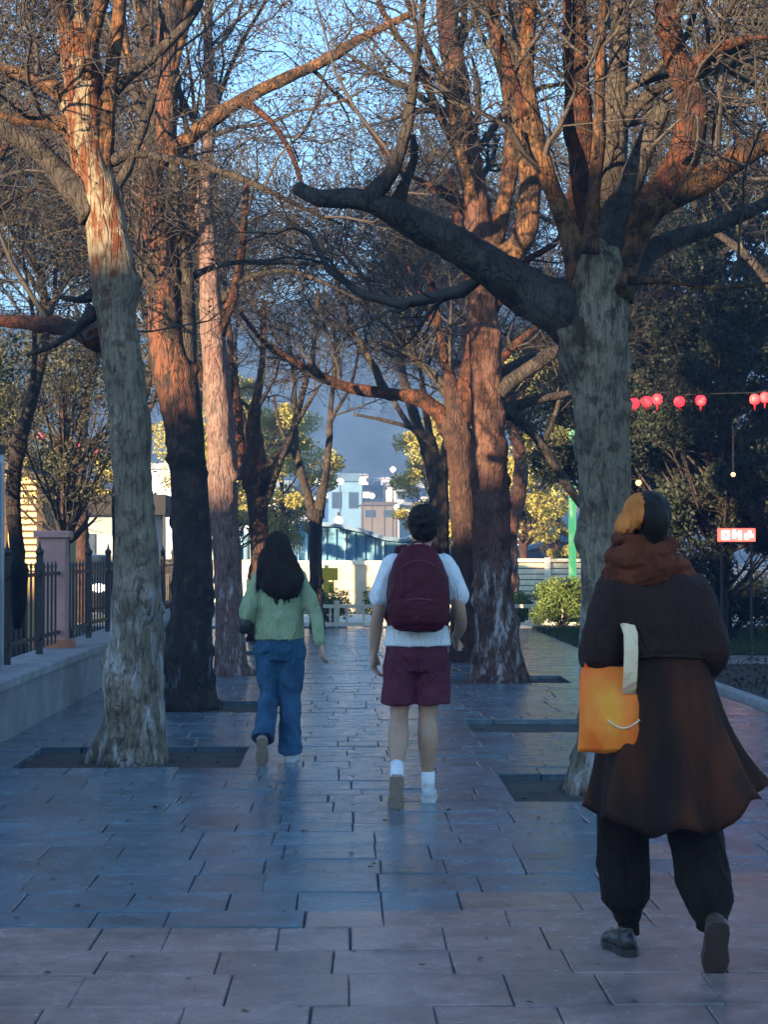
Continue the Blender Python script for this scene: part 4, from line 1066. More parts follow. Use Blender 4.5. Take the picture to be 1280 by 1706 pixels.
limb_pts(b, [(-0.165, 0, 1.30), (-0.205, -0.05, 1.20), (-0.24, -0.07, 1.10), (-0.215, 0.03, 1.07), (-0.175, 0.13, 1.09)], [0.052, 0.044, 0.036, 0.032, 0.024])
add_hand(b, (-0.175, 0.132, 1.092), (0.2, 0.8, 0.25), (0.2, -0.2, 0.9), 1.1, 0.93)
limb_pts(b, [(0.11, 0, 1.32), (0.15, -0.04, 1.20), (0.175, -0.05, 1.09), (0.16, 0.06, 1.03), (0.11, 0.16, 1.03)], [0.052, 0.044, 0.036, 0.032, 0.024])
add_hand(b, (0.11, 0.162, 1.03), (-0.4, 0.7, 0.1), (0.1, -0.2, 0.9), 0.9, 0.93)
limb_pts(b, [(-0.11, 0, 0.82), (-0.13, 0.05, 0.62), (-0.14, 0.09, 0.47), (-0.13, 0.10, 0.28), (-0.115, 0.10, 0.14), (-0.112, 0.10, 0.09)], [0.09, 0.072, 0.054, 0.05, 0.034, 0.032])
limb_pts(b, [(0.05, 0, 0.82), (0.09, 0.0, 0.62), (0.115, 0.0, 0.47), (0.13, -0.08, 0.33), (0.138, -0.17, 0.21), (0.14, -0.20, 0.17)], [0.09, 0.072, 0.054, 0.05, 0.034, 0.032])
wk = put(b.fused('person', skin, None, 0.007, 4), CL)
tag(wk, 'person in a long dark brown coat, rust scarf and black trousers walking away', 'person')
for s in (-1, 1):
    e = MB(); v = Matrix.Rotation(0.25, 3, 'Z') @ Vector((s*0.029, 0.079, 0.006)); e.ball((hc[0]+v.x, v.y, hc[2]+v.z), 0.011, 10, 8); put(link('eye', e.mesh('eye', True), plain('eye_white', (0.5, 0.48, 0.45), 0.3)), None, wk)
b = MB()
b.ball((-0.052, -0.020, 1.585), (0.076, 0.100, 0.082), 22, 14)
b.ball((-0.040, -0.075, 1.560), (0.050, 0.055, 0.068), 18, 12)
b.ball((-0.050, -0.045, 1.505), (0.058, 0.058, 0.050), 18, 12)
put(wrinkle(b.fused('hair', hair_m, None, 0.005, 3), 0.004, (34, 34, 12), 3, 0.3), None, wk)
b = MB()      # orange knitted cap pulled over the left side of the head
b.ball((-0.100, -0.020, 1.590), (0.046, 0.095, 0.072), 24, 14, Matrix.Rotation(0.28, 3, 'Y'))
b.ball((-0.136, -0.020, 1.548), (0.036, 0.080, 0.046), 20, 10, Matrix.Rotation(0.35, 3, 'Y'))
put(wrinkle(b.fused('cap', capo, None, 0.005, 3), 0.004, (40, 40, 6), 7), None, wk)
b = MB()
for (z, rx, ry, r, tl, cx) in ((1.375, 0.125, 0.10, 0.036, 0.10, -0.055), (1.415, 0.112, 0.095, 0.036, -0.12, -0.062), (1.452, 0.092, 0.085, 0.032, 0.16, -0.068), (1.485, 0.080, 0.078, 0.024, -0.18, -0.075)):
    pts = [(cx+rx*math.cos(a), ry*math.sin(a)-0.005, z+tl*rx*math.cos(a)+0.008*math.sin(3*a+z*40)) for a in [2*math.pi*k/24 for k in range(25)]]
    b.tube(pts, [r*(1+0.12*math.sin(k*1.1+z*60)) for k in range(25)], 10)
b.tube([(-0.12, 0.10, 1.40), (-0.10, 0.15, 1.30), (-0.10, 0.17, 1.15), (-0.10, 0.17, 1.02)], [(0.05, 0.02)]*4, 10)
b.loft([(-0.055, 0, 1.345, 0.12, 0.09), (-0.06, 0, 1.42, 0.10, 0.085), (-0.068, 0, 1.48, 0.075, 0.075)])
put(wrinkle(b.fused('scarf', rust, None, 0.006, 3), 0.008, (14, 14, 22), 5), None, wk)
b = MB()      # long flared skirt of the coat
rings = []
for k in range(22):
    t = k/21; z = 1.16-t*0.66
    xl = -0.165-0.095*t**1.1; xr = 0.160+0.19*t**1.8
    rings.append(((xl+xr)/2, -0.01-0.03*t, z, (xr-xl)/2, 0.135+0.10*t))
rings = rings[::-1]
n = 96; m_ = len(rings); V = []; 
for i, (cx, cy, cz, rx, ry) in enumerate(rings):
    t = 1-i/(m_-1)
    for k in range(n):
        a = 2*math.pi*k/n; q = 1+t*(0.085*math.sin(7*a+0.6)+0.055*math.sin(13*a+2.0))+0.012*math.sin(5*a)
        x = cx+math.cos(a)*rx*q; lift = t**2*(0.10*max(0, math.cos(a))**1.5+0.025*math.sin(7*a+0.6)+0.02*math.cos(2*a))
        V.append((x, cy+math.sin(a)*ry*q, cz+lift))
inner = []
for i, (cx, cy, cz, rx, ry) in enumerate(rings):
    for k in range(n):
        x, y, z = V[i*n+k]; inner.append((cx+(x-cx)*0.965, cy+(y-cy)*0.95, z+0.002))
Fq = [(i*n+k, i*n+(k+1) % n, (i+1)*n+(k+1) % n, (i+1)*n+k) for i in range(m_-1) for k in range(n)]
o_ = len(V); Fq += [(o_+i*n+k, o_+(i+1)*n+k, o_+(i+1)*n+(k+1) % n, o_+i*n+(k+1) % n) for i in range(m_-1) for k in range(n)]
Fq += [(k, o_+k, o_+(k+1) % n, (k+1) % n) for k in range(n)]
b.add(V+inner, Fq)
coat = put(b.build('coat', coat_m, None, True), None, wk); wrinkle(coat, 0.005, (7, 7, 3), 8)
b = MB()      # coat top with cape layer and sleeves
b.loft([(-0.018, -0.005, 1.085, 0.178, 0.150), (-0.018, -0.005, 1.10, 0.190, 0.160), (-0.022, -0.005, 1.20, 0.190, 0.150), (-0.038, 0, 1.29, 0.200, 0.140), (-0.048, 0, 1.350, 0.188, 0.122), (-0.054, 0, 1.400, 0.115, 0.095)])
limb_pts(b, [(-0.178, 0, 1.318), (-0.212, -0.045, 1.20), (-0.236, -0.07, 1.10), (-0.222, 0.0, 1.075), (-0.18, 0.10, 1.085)], [0.070, 0.070, 0.075, 0.070, 0.058])
limb_pts(b, [(0.095, 0, 1.305), (0.142, -0.04, 1.20), (0.162, -0.05, 1.10), (0.152, 0.05, 1.045), (0.115, 0.14, 1.03)], [0.074, 0.074, 0.076, 0.066, 0.054])
put(wrinkle(b.fused('coat_cape', cape_m, None, 0.008, 3), 0.006, (7, 7, 5), 4), None, wk)
b = MB(); b.tube([(-0.018+0.193*math.cos(a), -0.005+0.163*math.sin(a), 1.083+0.006*math.sin(3*a)) for a in [2*math.pi*k/40 for k in range(41)]], 0.006, 6)
put(b.build('cape_hem', cape_m, None, True), None, wk)
b = MB()
b.loft([(-0.03, 0, 0.66, 0.13, 0.10), (-0.03, 0, 0.78, 0.17, 0.12), (-0.03, 0, 0.95, 0.15, 0.11)])
limb_pts(b, [(-0.11, 0, 0.80), (-0.13, 0.05, 0.62), (-0.138, 0.085, 0.45), (-0.132, 0.095, 0.30), (-0.122, 0.10, 0.20), (-0.118, 0.10, 0.155)], [0.10, 0.098, 0.094, 0.092, 0.082, 0.052])
limb_pts(b, [(0.05, 0, 0.80), (0.09, 0.0, 0.62), (0.108, -0.01, 0.45), (0.122, -0.07, 0.32), (0.132, -0.13, 0.22), (0.137, -0.16, 0.175)], [0.10, 0.098, 0.096, 0.094, 0.086, 0.055])
put(wrinkle(b.fused('trousers', pants_m, None, 0.008, 3), 0.008, (10, 10, 5), 6), None, wk)
boot_m = plain('boot_black', (0.02, 0.014, 0.012), 0.35, 0.3, 20)
boot_b = plain('boot_brown', (0.060, 0.034, 0.023), 0.6, 0.3, 20, 0.2, 60)
sh = put(shoe_mb((-0.110, 0.045, 0.014), (-0.165, 0.265, 0.012), (0, 0, 1), 0.042, 0.078).fused('shoe', boot_m, None, 0.005, 3), None, wk)
put(sole_mb((-0.110, 0.042, 0.004), (-0.166, 0.27, 0.004), (0, 0, 1), 0.042, 0.024).build('sole', boot_m), None, sh)
sh = put(shoe_mb((0.140, -0.270, 0.185), (0.142, -0.185, -0.010), (0, 0.9, 0.35), 0.044, 0.08).fused('shoe', boot_b, None, 0.005, 3), None, wk)
put(sole_mb((0.140, -0.276, 0.187), (0.142, -0.188, -0.012), (0, 0.9, 0.35), 0.044).build('sole', boot_b), None, sh)

for pts in ([(-0.116, 0.10, 0.19), (-0.114, 0.10, 0.13), (-0.112, 0.10, 0.07)], [(0.136, -0.16, 0.22), (0.139, -0.195, 0.175), (0.140, -0.235, 0.14)]):
    e = MB(); e.tube(pts, [0.040, 0.038, 0.040], 16); put(link('sock', e.mesh('sock', True), pants_m), None, wk)
# orange tote bag on the left arm
tb = empty('tote_bag', CL, 0, 'bright orange canvas tote bag hanging from the arm of the person in the brown coat', 'bag')
b = MB()
b.loft([(-0.205, -0.125, 0.752, 0.116, 0.020), (-0.205, -0.13, 0.765, 0.118, 0.034), (-0.204, -0.13, 0.83, 0.114, 0.044), (-0.206, -0.12, 0.92, 0.108, 0.040), (-0.212, -0.105, 1.0, 0.100, 0.026), (-0.215, -0.10, 1.045, 0.092, 0.014)], 40, sq)
put(wrinkle(b.fused('bag_body', orange_m, None, 0.005, 2), 0.006, (8, 8, 5), 11), None, tb)
b = MB(); b.tube([(-0.226+0.113*k/8, -0.179, 0.868-0.030*math.sin(math.pi*k/8)) for k in range(9)], 0.0035, 8); put(b.build('pocket_piping', cream_m, None, True), None, tb)
b = MB(); b.tube([(-0.145, -0.150, 0.955), (-0.143, -0.168, 1.03), (-0.142, -0.178, 1.10), (-0.142, -0.172, 1.165), (-0.148, -0.10, 1.21), (-0.17, -0.02, 1.215), (-0.19, 0.0, 1.12), (-0.20, -0.05, 1.03)], [(0.025, 0.0025)]*8, 10)
put(b.build('strap', cream_m, None, True), None, tb)
b = MB(); b.tube([(-0.285, -0.09, 1.03), (-0.275, -0.105, 1.07), (-0.25, -0.11, 1.10), (-0.22, -0.05, 1.13)], [(0.016, 0.0025)]*4, 10); put(b.build('strap', orange_m, None, True), None, tb)
# ================================================================== LEFT SIDE: low wall, railing, pillar, house
conc = plain('wall_concrete', (0.20, 0.205, 0.21), 0.85, 0.28, 2.5, 0.6, 25)
wl = empty('low_wall', (-2.8, 22, 0), 0, 'long low grey concrete wall along the left edge of the path', 'wall')
b = MB(); b.box(-3.10, -2.64, 7, 36.3, -0.06, 0.40, 0.008); b.build('wall_body', conc, wl)
b = MB(); y = 7.0
while y < 36:
    b.box(-3.13, -2.61, y, y+1.19, 0.403, 0.475, 0.012); y += 1.2
b.build('coping', plain('coping_stone', (0.24, 0.245, 0.25), 0.8, 0.25, 4, 0.5, 30), wl)
iron = plain('dark_iron', (0.016, 0.015, 0.015), 0.55, 0.3, 12, 0.3, 60)
fn = empty('iron_fence', (-2.95, 25, 0.475), 0, 'dark iron railing with round finials standing on the low concrete wall', 'fence')
for z in (0.62, 1.22):
    b = MB(); b.box(-2.972, -2.94, 13.0, 36.2, z, z+0.035); b.build('rail', iron, fn)
ys = np.arange(13.2, 36.2, 1.75)
for y in ys:
    b = MB(); b.box(-2.985, -2.925, y-0.03, y+0.03, 0.475, 1.42, 0.004); b.ball((-2.955, y, 1.45), 0.042, 12, 8); b.tube([(-2.955, y, 1.48), (-2.955, y, 1.56)], [0.018, 0.003], 8); b.build('post', iron, fn)
nb = 0
for y in np.arange(13.2, 36.0, 0.25):
    if nb >= 84 or abs((y-13.2) % 1.75) < 0.05: continue
    b = MB(); b.tube([(-2.955, y, 0.53), (-2.955, y, 1.30)], 0.011, 6); b.tube([(-2.955, y, 1.30), (-2.955, y, 1.36)], [0.02, 0.002], 6); b.build('bar', iron, fn); nb += 1
pink = plain('pink_render', (0.42, 0.23, 0.20), 0.85, 0.18, 4, 0.4, 30)
gp = empty('gate_pillar', (-3.0, 19.8, 0), 0, 'pinkish square pillar with terracotta foot standing in the iron railing', 'pillar')
b = MB(); b.box(-3.17, -2.89, 19.66, 19.94, 0.478, 1.60, 0.01); b.build('shaft', pink, gp)
b = MB(); b.box(-3.21, -2.85, 19.62, 19.98, 1.602, 1.67, 0.015); b.build('cap', pink, gp)
b = MB(); b.box(-3.23, -2.83, 19.58, 20.02, 0.477, 0.56, 0.015); b.build('foot', plain('terracotta', (0.36, 0.14, 0.07), 0.8, 0.2, 8, 0.4, 40), gp)
bb = empty('banner_post', (-2.97, 16.0, 0), 0, 'tall dark blue panel post at the left edge of the picture', 'post')
blue = plain('blue_paint', (0.012, 0.045, 0.16), 0.5, 0.15, 5)
b = MB(); b.box(-3.19, -2.885, 15.9, 16.0, 0.48, 2.2, 0.008); b.build('panel', blue, bb)
b = MB(); b.box(-2.88, -2.85, 15.93, 15.97, 0.48, 2.26, 0.004); b.build('edge_tube', plain('steel', (0.35, 0.37, 0.4), 0.4, 0.1, 5, metal=0.6), bb)
b = MB(); b.box(-3.21, -2.845, 15.92, 15.98, 2.262, 2.34, 0.01); b.build('cap', iron, bb)
b = MB(); b.loft([(-2.90, 16.9, 0.78, 0.03, 0.03), (-2.895, 16.9, 0.95, 0.055, 0.05), (-2.90, 16.9, 1.15, 0.075, 0.055), (-2.90, 16.9, 1.30, 0.085, 0.06), (-2.90, 16.9, 1.38, 0.05, 0.04)], 24, lambda t, a: 1+0.12*math.sin(5*a))
o = wrinkle(b.build('hanging_cloth', cloth('black_hanging_cloth', (0.010, 0.010, 0.012)), None, True), 0.008, (12, 12, 5)); tag(o, 'black cloth hanging over the iron railing beside the blue panel', 'cloth')
fl = empty('flower_box', (-3.3, 17.6, 0), 0)
bpy.data.objects.remove(fl)

# lit slatted house
lit = emis('lit_window_glow', (1.0, 0.55, 0.13), 0.85)
slat = plain('slat_wood', (0.05, 0.03, 0.015), 0.7, 0.25, 8)
hs = empty('slatted_house', (-8.6, 31, 0), 0, 'low house glowing yellow behind horizontal slats, beyond the railing at the left', 'house')
Y = 31.0
b = MB(); b.box(-9.0, -5.02, Y+0.25, Y+4.5, -0.05, 2.72); b.build('wall', plain('ochre_wall', (0.33, 0.25, 0.12), 0.85, 0.15, 3, 0.3, 30), hs)
b = MB(); b.add([(-9.1,Y-0.5,3.25),(-5.6,Y-0.5,2.95),(-4.75,Y-0.5,2.62),(-4.75,Y+4.9,2.62),(-5.6,Y+4.9,2.95),(-9.1,Y+4.9,3.25),(-9.1,Y-0.5,3.13),(-5.6,Y-0.5,2.83),(-4.75,Y-0.5,2.50),(-4.75,Y+4.9,2.50),(-5.6,Y+4.9,2.83),(-9.1,Y+4.9,3.13)],
    [(0,1,4,5),(1,2,3,4),(6,11,10,7),(7,10,9,8),(0,6,7,1),(1,7,8,2),(2,8,9,3),(3,9,10,4),(4,10,11,5),(5,11,6,0)]); b.build('roof', plain('roof_tile', (0.08, 0.065, 0.05), 0.8, 0.3, 12, 0.6, 40), hs)
for x0, x1 in ((-6.15, -5.70), (-5.42, -5.04), (-7.0, -6.4)):
    b = MB(); b.box(x0, x1, Y+0.19, Y+0.245, 1.10, 2.62); wn = b.build('lit_window', lit, hs)
    b = MB()
    for k in range(14): b.box(x0-0.03, x1+0.03, Y+0.10, Y+0.185, 1.12+k*0.108, 1.16+k*0.108)
    b.build('slats', slat, wn)
for x in (-6.25, -5.56, -4.98):
    b = MB(); b.box(x-0.05, x+0.05, Y+0.05, Y+0.24, -0.05, 2.6); b.build('post', slat, hs)
b = MB(); b.box(-5.50, -5.44, Y+0.15, Y+0.245, 1.1, 2.3); b.build('lit_door_gap', lit, hs)

grey_house = empty('grey_house', (-6.6, 43, 0), 0, 'pale grey plastered hut with flat black roof between the slatted house and the nearest trunk', 'house')
gw = plain('grey_plaster', (0.30, 0.32, 0.34), 0.85, 0.25, 1.5, 0.4, 18)
b = MB(); b.box(-7.0, -4.75, 47.2, 50, -0.05, 2.36); b.build('wall', gw, grey_house)
b = MB(); b.box(-7.3, -4.45, 46.8, 50.3, 2.362, 2.86, 0.02); b.build('roof', plain('black_roof', (0.012, 0.012, 0.012), 0.8), grey_house)
b = MB(); b.box(-5.75, -5.70, 47.15, 47.2, 0, 2.3); b.box(-6.9, -6.2, 47.16, 47.2, 1.3, 1.9); b.build('window', plain('dim_glass', (0.05, 0.07, 0.09), 0.15), grey_house)

pf = empty('picket_fence', (-6.2, 44.5, 0), 0, 'light slatted picket fence with dark rail across the road, seen through the iron railing', 'fence')
pk_m = plain('picket_paint', (0.55, 0.50, 0.42), 0.8, 0.15, 10)
for k in range(44):
    x = -8.4+k*0.115; b = MB(); b.box(x, x+0.06, 44.46, 44.49, 0.10, 0.92); b.build('picket', pk_m, pf)
b = MB(); b.box(-8.5, -3.2, 44.50, 44.56, 0.95, 1.12); b.build('top_rail', iron, pf)
b = MB(); b.box(-8.5, -3.2, 44.50, 44.56, 0.05, 0.20); b.build('bottom_rail', iron, pf)

# parked car seen through the railing by its headlights
def car(x, y, label):
    r = empty('parked_car', (x, y, 0), 0, label, 'car')
    body = MB(); body.loft([(x, y, z-0.04, hx, hy) for z, hx, hy in [(0.28, 0.80, 2.0), (0.35, 0.87, 2.1), (0.6, 0.90, 2.15), (0.82, 0.88, 2.1), (0.95, 0.80, 1.9)]], 40, lambda t, a: 1/((abs(math.cos(a))**6+abs(math.sin(a))**6)**(1/6)))
    body.build('body', plain('car_dark_paint', (0.03, 0.03, 0.035), 0.25, 0.05), r, True)
    c = MB(); c.loft([(x, y+0.25, z-0.04, hx, hy) for z, hx, hy in [(0.94, 0.76, 1.35), (1.2, 0.68, 1.05), (1.40, 0.60, 0.80), (1.44, 0.5, 0.65)]], 40, lambda t, a: 1/((abs(math.cos(a))**6+abs(math.sin(a))**6)**(1/6)))
    c.build('cabin', plain('car_glass', (0.02, 0.025, 0.03), 0.1), r, True)
    for sx in (-1, 1):
        h = MB(); h.ball((x+sx*0.60, y-2.10, 0.70), (0.17, 0.07, 0.09), 12, 8); h.build('headlight', emis('headlight_glow', (1.0, 0.95, 0.75), 1.6), r, True)
        for sy in (-1.3, 1.35):
            wq = MB(); wq.tube([(x+sx*0.74, y+sy, 0.29), (x+sx*0.90, y+sy, 0.29)], 0.33, 20); wh = wq.build('wheel', plain('tyre', (0.015, 0.015, 0.015), 0.85), r)
            wq = MB(); wq.tube([(x+sx*0.89, y+sy, 0.29), (x+sx*0.91, y+sy, 0.29)], 0.19, 16); wq.build('rim', plain('rim_steel', (0.4, 0.4, 0.42), 0.35, metal=0.8), wh)
    return r
car(-5.85, 42.6, 'dark parked car facing the camera with both headlights on behind the railing')

# ================================================================== ACROSS THE ROAD
stone = plain('pale_stone', (0.80, 0.74, 0.58), 0.85, 0.12, 4, 0.4, 30)
rl = empty('stone_railing', (0.5, 37.6, 0), 0, 'low pale stone railing with square posts across the end of the path', 'railing')
for x in np.arange(-1.2, 5.3, 0.98):
    b = MB(); b.box(x-0.055, x+0.055, 37.54, 37.66, -0.05, 0.50, 0.008); b.build('post', stone, rl)
b = MB(); b.box(-1.2, 5.2, 37.56, 37.64, 0.36, 0.43, 0.006); b.build('top_rail', stone, rl)
b = MB(); b.box(-1.2, 5.2, 37.57, 37.63, 0.02, 0.08, 0.006); b.build('bottom_rail', stone, rl)
for k in range(20):
    x = -1.0+k*0.326
    b = MB(); b.box(x-0.02, x+0.02, 37.58, 37.62, 0.085, 0.357); b.build('baluster', stone, rl)

tan = plain('tan_wall', (0.55, 0.50, 0.37), 0.9, 0.22, 1.8, 0.5, 22)
tw = empty('boundary_wall', (0, 48, 0), 0, 'tan rendered wall with pale coping beyond the road, behind the yellow sign', 'wall')
b = MB(); b.box(-2.4, 3.2, 47.6, 47.85, -0.05, 1.14); b.build('wall_body', tan, tw)
b = MB(); b.box(-2.45, 3.2, 47.55, 47.9, 1.143, 1.24, 0.01); b.build('coping', stone, tw)
for x in (-2.4, -0.7, 1.0, 2.7):
    b = MB(); b.box(x-0.12, x+0.12, 47.48, 47.597, -0.05, 1.14); b.build('pier', tan, tw)
lw = empty('louvred_wall', (4.6, 48, 0), 0, 'cream wall of horizontal boards with a white post in it, right of the reddish trunk', 'wall')
board = plain('cream_board', (0.75, 0.68, 0.50), 0.8, 0.2, 6, 0.3, 30)
for k in range(7):
    b = MB(); b.box(3.25, 6.6, 47.60, 47.66, 0.22+k*0.14, 0.335+k*0.14, 0.006); b.build('board', board, lw)
b = MB(); b.box(3.25, 6.6, 47.67, 47.75, -0.05, 1.2); b.build('backing', plain('backing_brown', (0.14, 0.10, 0.07), 0.85), lw)
for x in (3.3, 4.95, 6.35):
    b = MB(); b.box(x-0.07, x+0.07, 47.50, 47.595, -0.05, 1.32, 0.008); b.build('post', plain('white_post', (0.72, 0.68, 0.58), 0.7), lw)
b = MB(); b.box(3.25, 6.6, 47.52, 47.72, 1.205, 1.29, 0.008); b.build('top_board', board, lw)

# yellow sign board
sg = empty('yellow_sign', (-0.37, 38.9, 0), 0, 'yellow notice board on two thin posts right of the thin forked trunk', 'sign')
yel = plain('sign_yellow', (0.85, 0.58, 0.03), 0.5, 0.05)
s_ = F/38.9
def sx(p): return (p-VX)/s_
def sz(p): return HC+(HY-p)/s_
b = MB(); b.box(sx(537), sx(563), 38.88, 38.91, sz(967), sz(946), 0.004); b.build('upper_board', yel, sg)
b = MB(); b.box(sx(538), sx(557), 38.88, 38.91, sz(988), sz(969), 0.004); b.build('lower_board', yel, sg)
dk = plain('sign_black', (0.02, 0.02, 0.02), 0.6)
b = MB(); xx = sx(552)
b.tube([(xx+0.03*math.cos(a), 38.872, sz(978)+0.055*math.sin(a)) for a in [math.pi*0.25+k*math.pi*1.5/10 for k in range(11)]], 0.008, 6); b.build('symbol', dk, sg)
for x in (sx(540), sx(555)):
    b = MB(); b.tube([(x, 38.93, -0.06), (x, 38.93, sz(947))], 0.012, 8); b.build('post', dk, sg)

# blue sheds and the pale building
bl_wall = plain('blue_sheet', (0.10, 0.26, 0.40), 0.6, 0.35, 3, 0.5, 10, stretch=(6, 1, 0.3))
bl_roof = plain('blue_grey_roof', (0.13, 0.22, 0.33), 0.6, 0.2, 3, 0.4, 20)
dkblue = plain('dark_blue_sheet', (0.035, 0.075, 0.15), 0.6, 0.35, 3, 0.5, 10, stretch=(6, 1, 0.3))
cyan_p = plain('pale_cyan_paint', (0.45, 0.72, 0.78), 0.6, 0.1)
def shed(label, d, outline, base_z, wm, rm, rib=0.45, group=None):
    """long shed: outline = roof line pixels (px,py) at distance d, walls down to the ground"""
    pts = [W(px, py, d) for px, py in outline]
    r = empty('shed', ((pts[0].x+pts[-1].x)/2, d, 0), 0, label, 'shed', group)
    b = MB(); b.prism([(p.x, p.z-0.16) for p in pts]+[(pts[-1].x, -0.06), (pts[0].x, -0.06)], d, d+5); b.build('wall', wm, r)
    b = MB()
    n = len(pts); v = []
    for yy in (d-0.35, d+5.3):
        v += [(p.x, yy, p.z) for p in pts]+[(p.x, yy, p.z-0.13) for p in pts]
    for i in range(n-1):
        b.add([v[i], v[i+1], v[2*n+i+1], v[2*n+i], v[n+i], v[n+i+1], v[3*n+i+1], v[3*n+i]], [(0,1,2,3),(4,7,6,5),(0,4,5,1),(3,2,6,7),(0,3,7,4),(1,5,6,2)])
    b.build('roof', rm, r)
    x = pts[0].x+0.2; k = 0
    while x < pts[-1].x-0.1 and k < 60:
        z = np.interp(x, [p.x for p in pts], [p.z for p in pts])-0.18
        b = MB(); b.box(x-0.03, x+0.03, d-0.06, d-0.004, -0.05, z); b.build('rib', cyan_p if k % 4 == 0 else wm, r); x += rib; k += 1
    return r
shed('long blue sheet-metal shed with sagging pale roof line behind the tan wall', 60, [(500, 868), (560, 871), (600, 880), (640, 893), (672, 897), (700, 886), (760, 876)], 0, bl_wall, bl_roof, 0.30)
shed('low dark blue shed behind the cream board wall', 62, [(840, 902), (870, 912), (895, 906), (930, 895), (975, 893)], 0, dkblue, bl_roof, 0.5)
hut = empty('pale_blue_hut', (6.0, 72, 0), 0, 'small pale blue gabled hut above the dark blue shed', 'hut')
b = MB(); p = [W(x, y, 72) for x, y in ((870, 940), (872, 897), (880, 858), (908, 858), (915, 862), (914, 940))]
b.prism([(q.x, q.z) for q in p], 72, 75); b.build('wall', plain('hut_blue', (0.28, 0.55, 0.68), 0.6, 0.12), hut)
q = W(884, 866, 72); b = MB(); b.box(q.x-0.12, q.x+0.12, 71.95, 71.997, q.z-0.28, q.z+0.12); b.build('window', dk, hut)
pb = empty('pale_building', (-6, 75, 0), 0, 'pale bluish-white building with glazed strips, bright in the gaps between the left trunks', 'building')
pw = plain('pale_blue_wall', (0.62, 0.74, 0.80), 0.6, 0.12, 1.2)
x0 = W(236, 0, 75).x; x1 = W(415, 0, 75).x; zt = W(0, 782, 75).z
b = MB(); b.box(x0, x1, 75, 82, -0.05, zt); b.build('wall', pw, pb)
b = MB(); b.box(x0-0.2, x1+0.2, 74.8, 82.2, zt+0.003, zt+0.25, 0.02); b.build('roof', plain('slate', (0.2, 0.24, 0.3), 0.7), pb)
win = plain('cyan_glass', (0.25, 0.5, 0.6), 0.1, 0.2)
for k in range(5):
    for j in range(2):
        xx = x0+0.35+k*0.82; zz = 0.5+j*1.9
        b = MB(); b.box(xx, xx+0.5, 74.94, 74.997, zz, zz+1.3); f_ = b.build('window', plain('white_frame', (0.75, 0.78, 0.8), 0.5), pb)
        b = MB(); b.box(xx+0.05, xx+0.45, 74.92, 74.938, zz+0.05, zz+1.25); b.build('pane', win, f_)
wf = empty('white_wall', (-4.0, 58, 0), 0, 'bright white low wall behind the left trunks and the long-haired walker', 'wall')
x0 = W(225, 0, 58).x; x1 = W(478, 0, 58).x
b = MB(); b.box(x0, x1, 58, 58.2, -0.05, W(0, 938, 58).z); b.build('wall_body', plain('white_render', (0.82, 0.78, 0.64), 0.8, 0.12, 2), wf)
b = MB(); b.box(x0-0.05, x1+0.05, 57.95, 58.25, W(0, 938, 58).z+0.003, W(0, 938, 58).z+0.1, 0.01); b.build('coping', stone, wf)
shed('blue sheet-metal shed with pale ribs seen between the fork tree and the left trunks', 64, [(392, 880), (430, 876), (470, 872), (498, 872)], 0, bl_wall, bl_roof, 0.36)

# houses on the hillside
def hill_house(px, py, wpx, hpx, d, wallc, label, lit_n=1):
    c = W(px, py, d); k = d/F; w2 = wpx*k/2; h = hpx*k
    r = empty('hillside_house', (c.x, d, 0), 0, label, 'house', 'houses on the hillside')
    z0 = c.z; zt = z0+h
    b = MB(); b.box(c.x-w2, c.x+w2, d, d+w2*1.6+2, min(-0.05, z0-20), zt*1.0, rz=0.0); b.build('wall', plain('house_wall', wallc, 0.85, 0.15, 0.6), r)
    b = MB(); b.prism([(c.x-w2*1.12, zt+0.003), (c.x+w2*1.12, zt+0.003), (c.x+w2*0.8, zt+h*0.22), (c.x-w2*0.8, zt+h*0.22)], d-0.5, d+w2*1.6+2.4); b.build('roof', plain('hill_roof', tuple(q*0.55 for q in wallc), 0.8), r)
    n = max(2, int(w2*2/2.4))
    for i in range(n):
        x = c.x-w2+(i+0.5)*2*w2/n
        litw = i < lit_n
        b = MB(); b.box(x-0.45, x+0.45, d-0.08, d-0.004, z0+h*0.25, z0+h*0.7); b.build('window', emis('lit_pane', (1.0, 0.8, 0.5), 0.6) if litw else plain('dark_pane', (0.03, 0.05, 0.08), 0.2), r)
    return r
HH = [(620, 835, 46, 22, 190, (0.20, 0.22, 0.26), 'grey hillside house with a lit window, left end of the cluster above the shed', 1),
      (660, 838, 36, 28, 200, (0.30, 0.33, 0.38), 'pale hillside house in the middle of the cluster above the shed', 1),
      (700, 836, 42, 32, 205, (0.26, 0.30, 0.36), 'blue-grey hillside house partly behind the head of the man', 0),
      (632, 868, 60, 26, 175, (0.13, 0.115, 0.10), 'dark brown stone house lowest in the hillside cluster', 0),
      (690, 866, 44, 24, 178, (0.28, 0.31, 0.35), 'light grey house directly beside the dark stone one', 1),
      (575, 862, 56, 60, 185, (0.14, 0.27, 0.40), 'tall blue hillside building left of the house cluster', 0),
      (860, 858, 40, 26, 190, (0.09, 0.13, 0.20), 'dim blue house behind the pale blue hut', 0),
      (465, 864, 50, 52, 190, (0.30, 0.38, 0.44), 'pale house seen between the two forked trees', 1)]
hh_cols = [(0.30, 0.33, 0.37), (0.22, 0.22, 0.24), (0.36, 0.36, 0.36), (0.16, 0.20, 0.26), (0.27, 0.24, 0.21)]
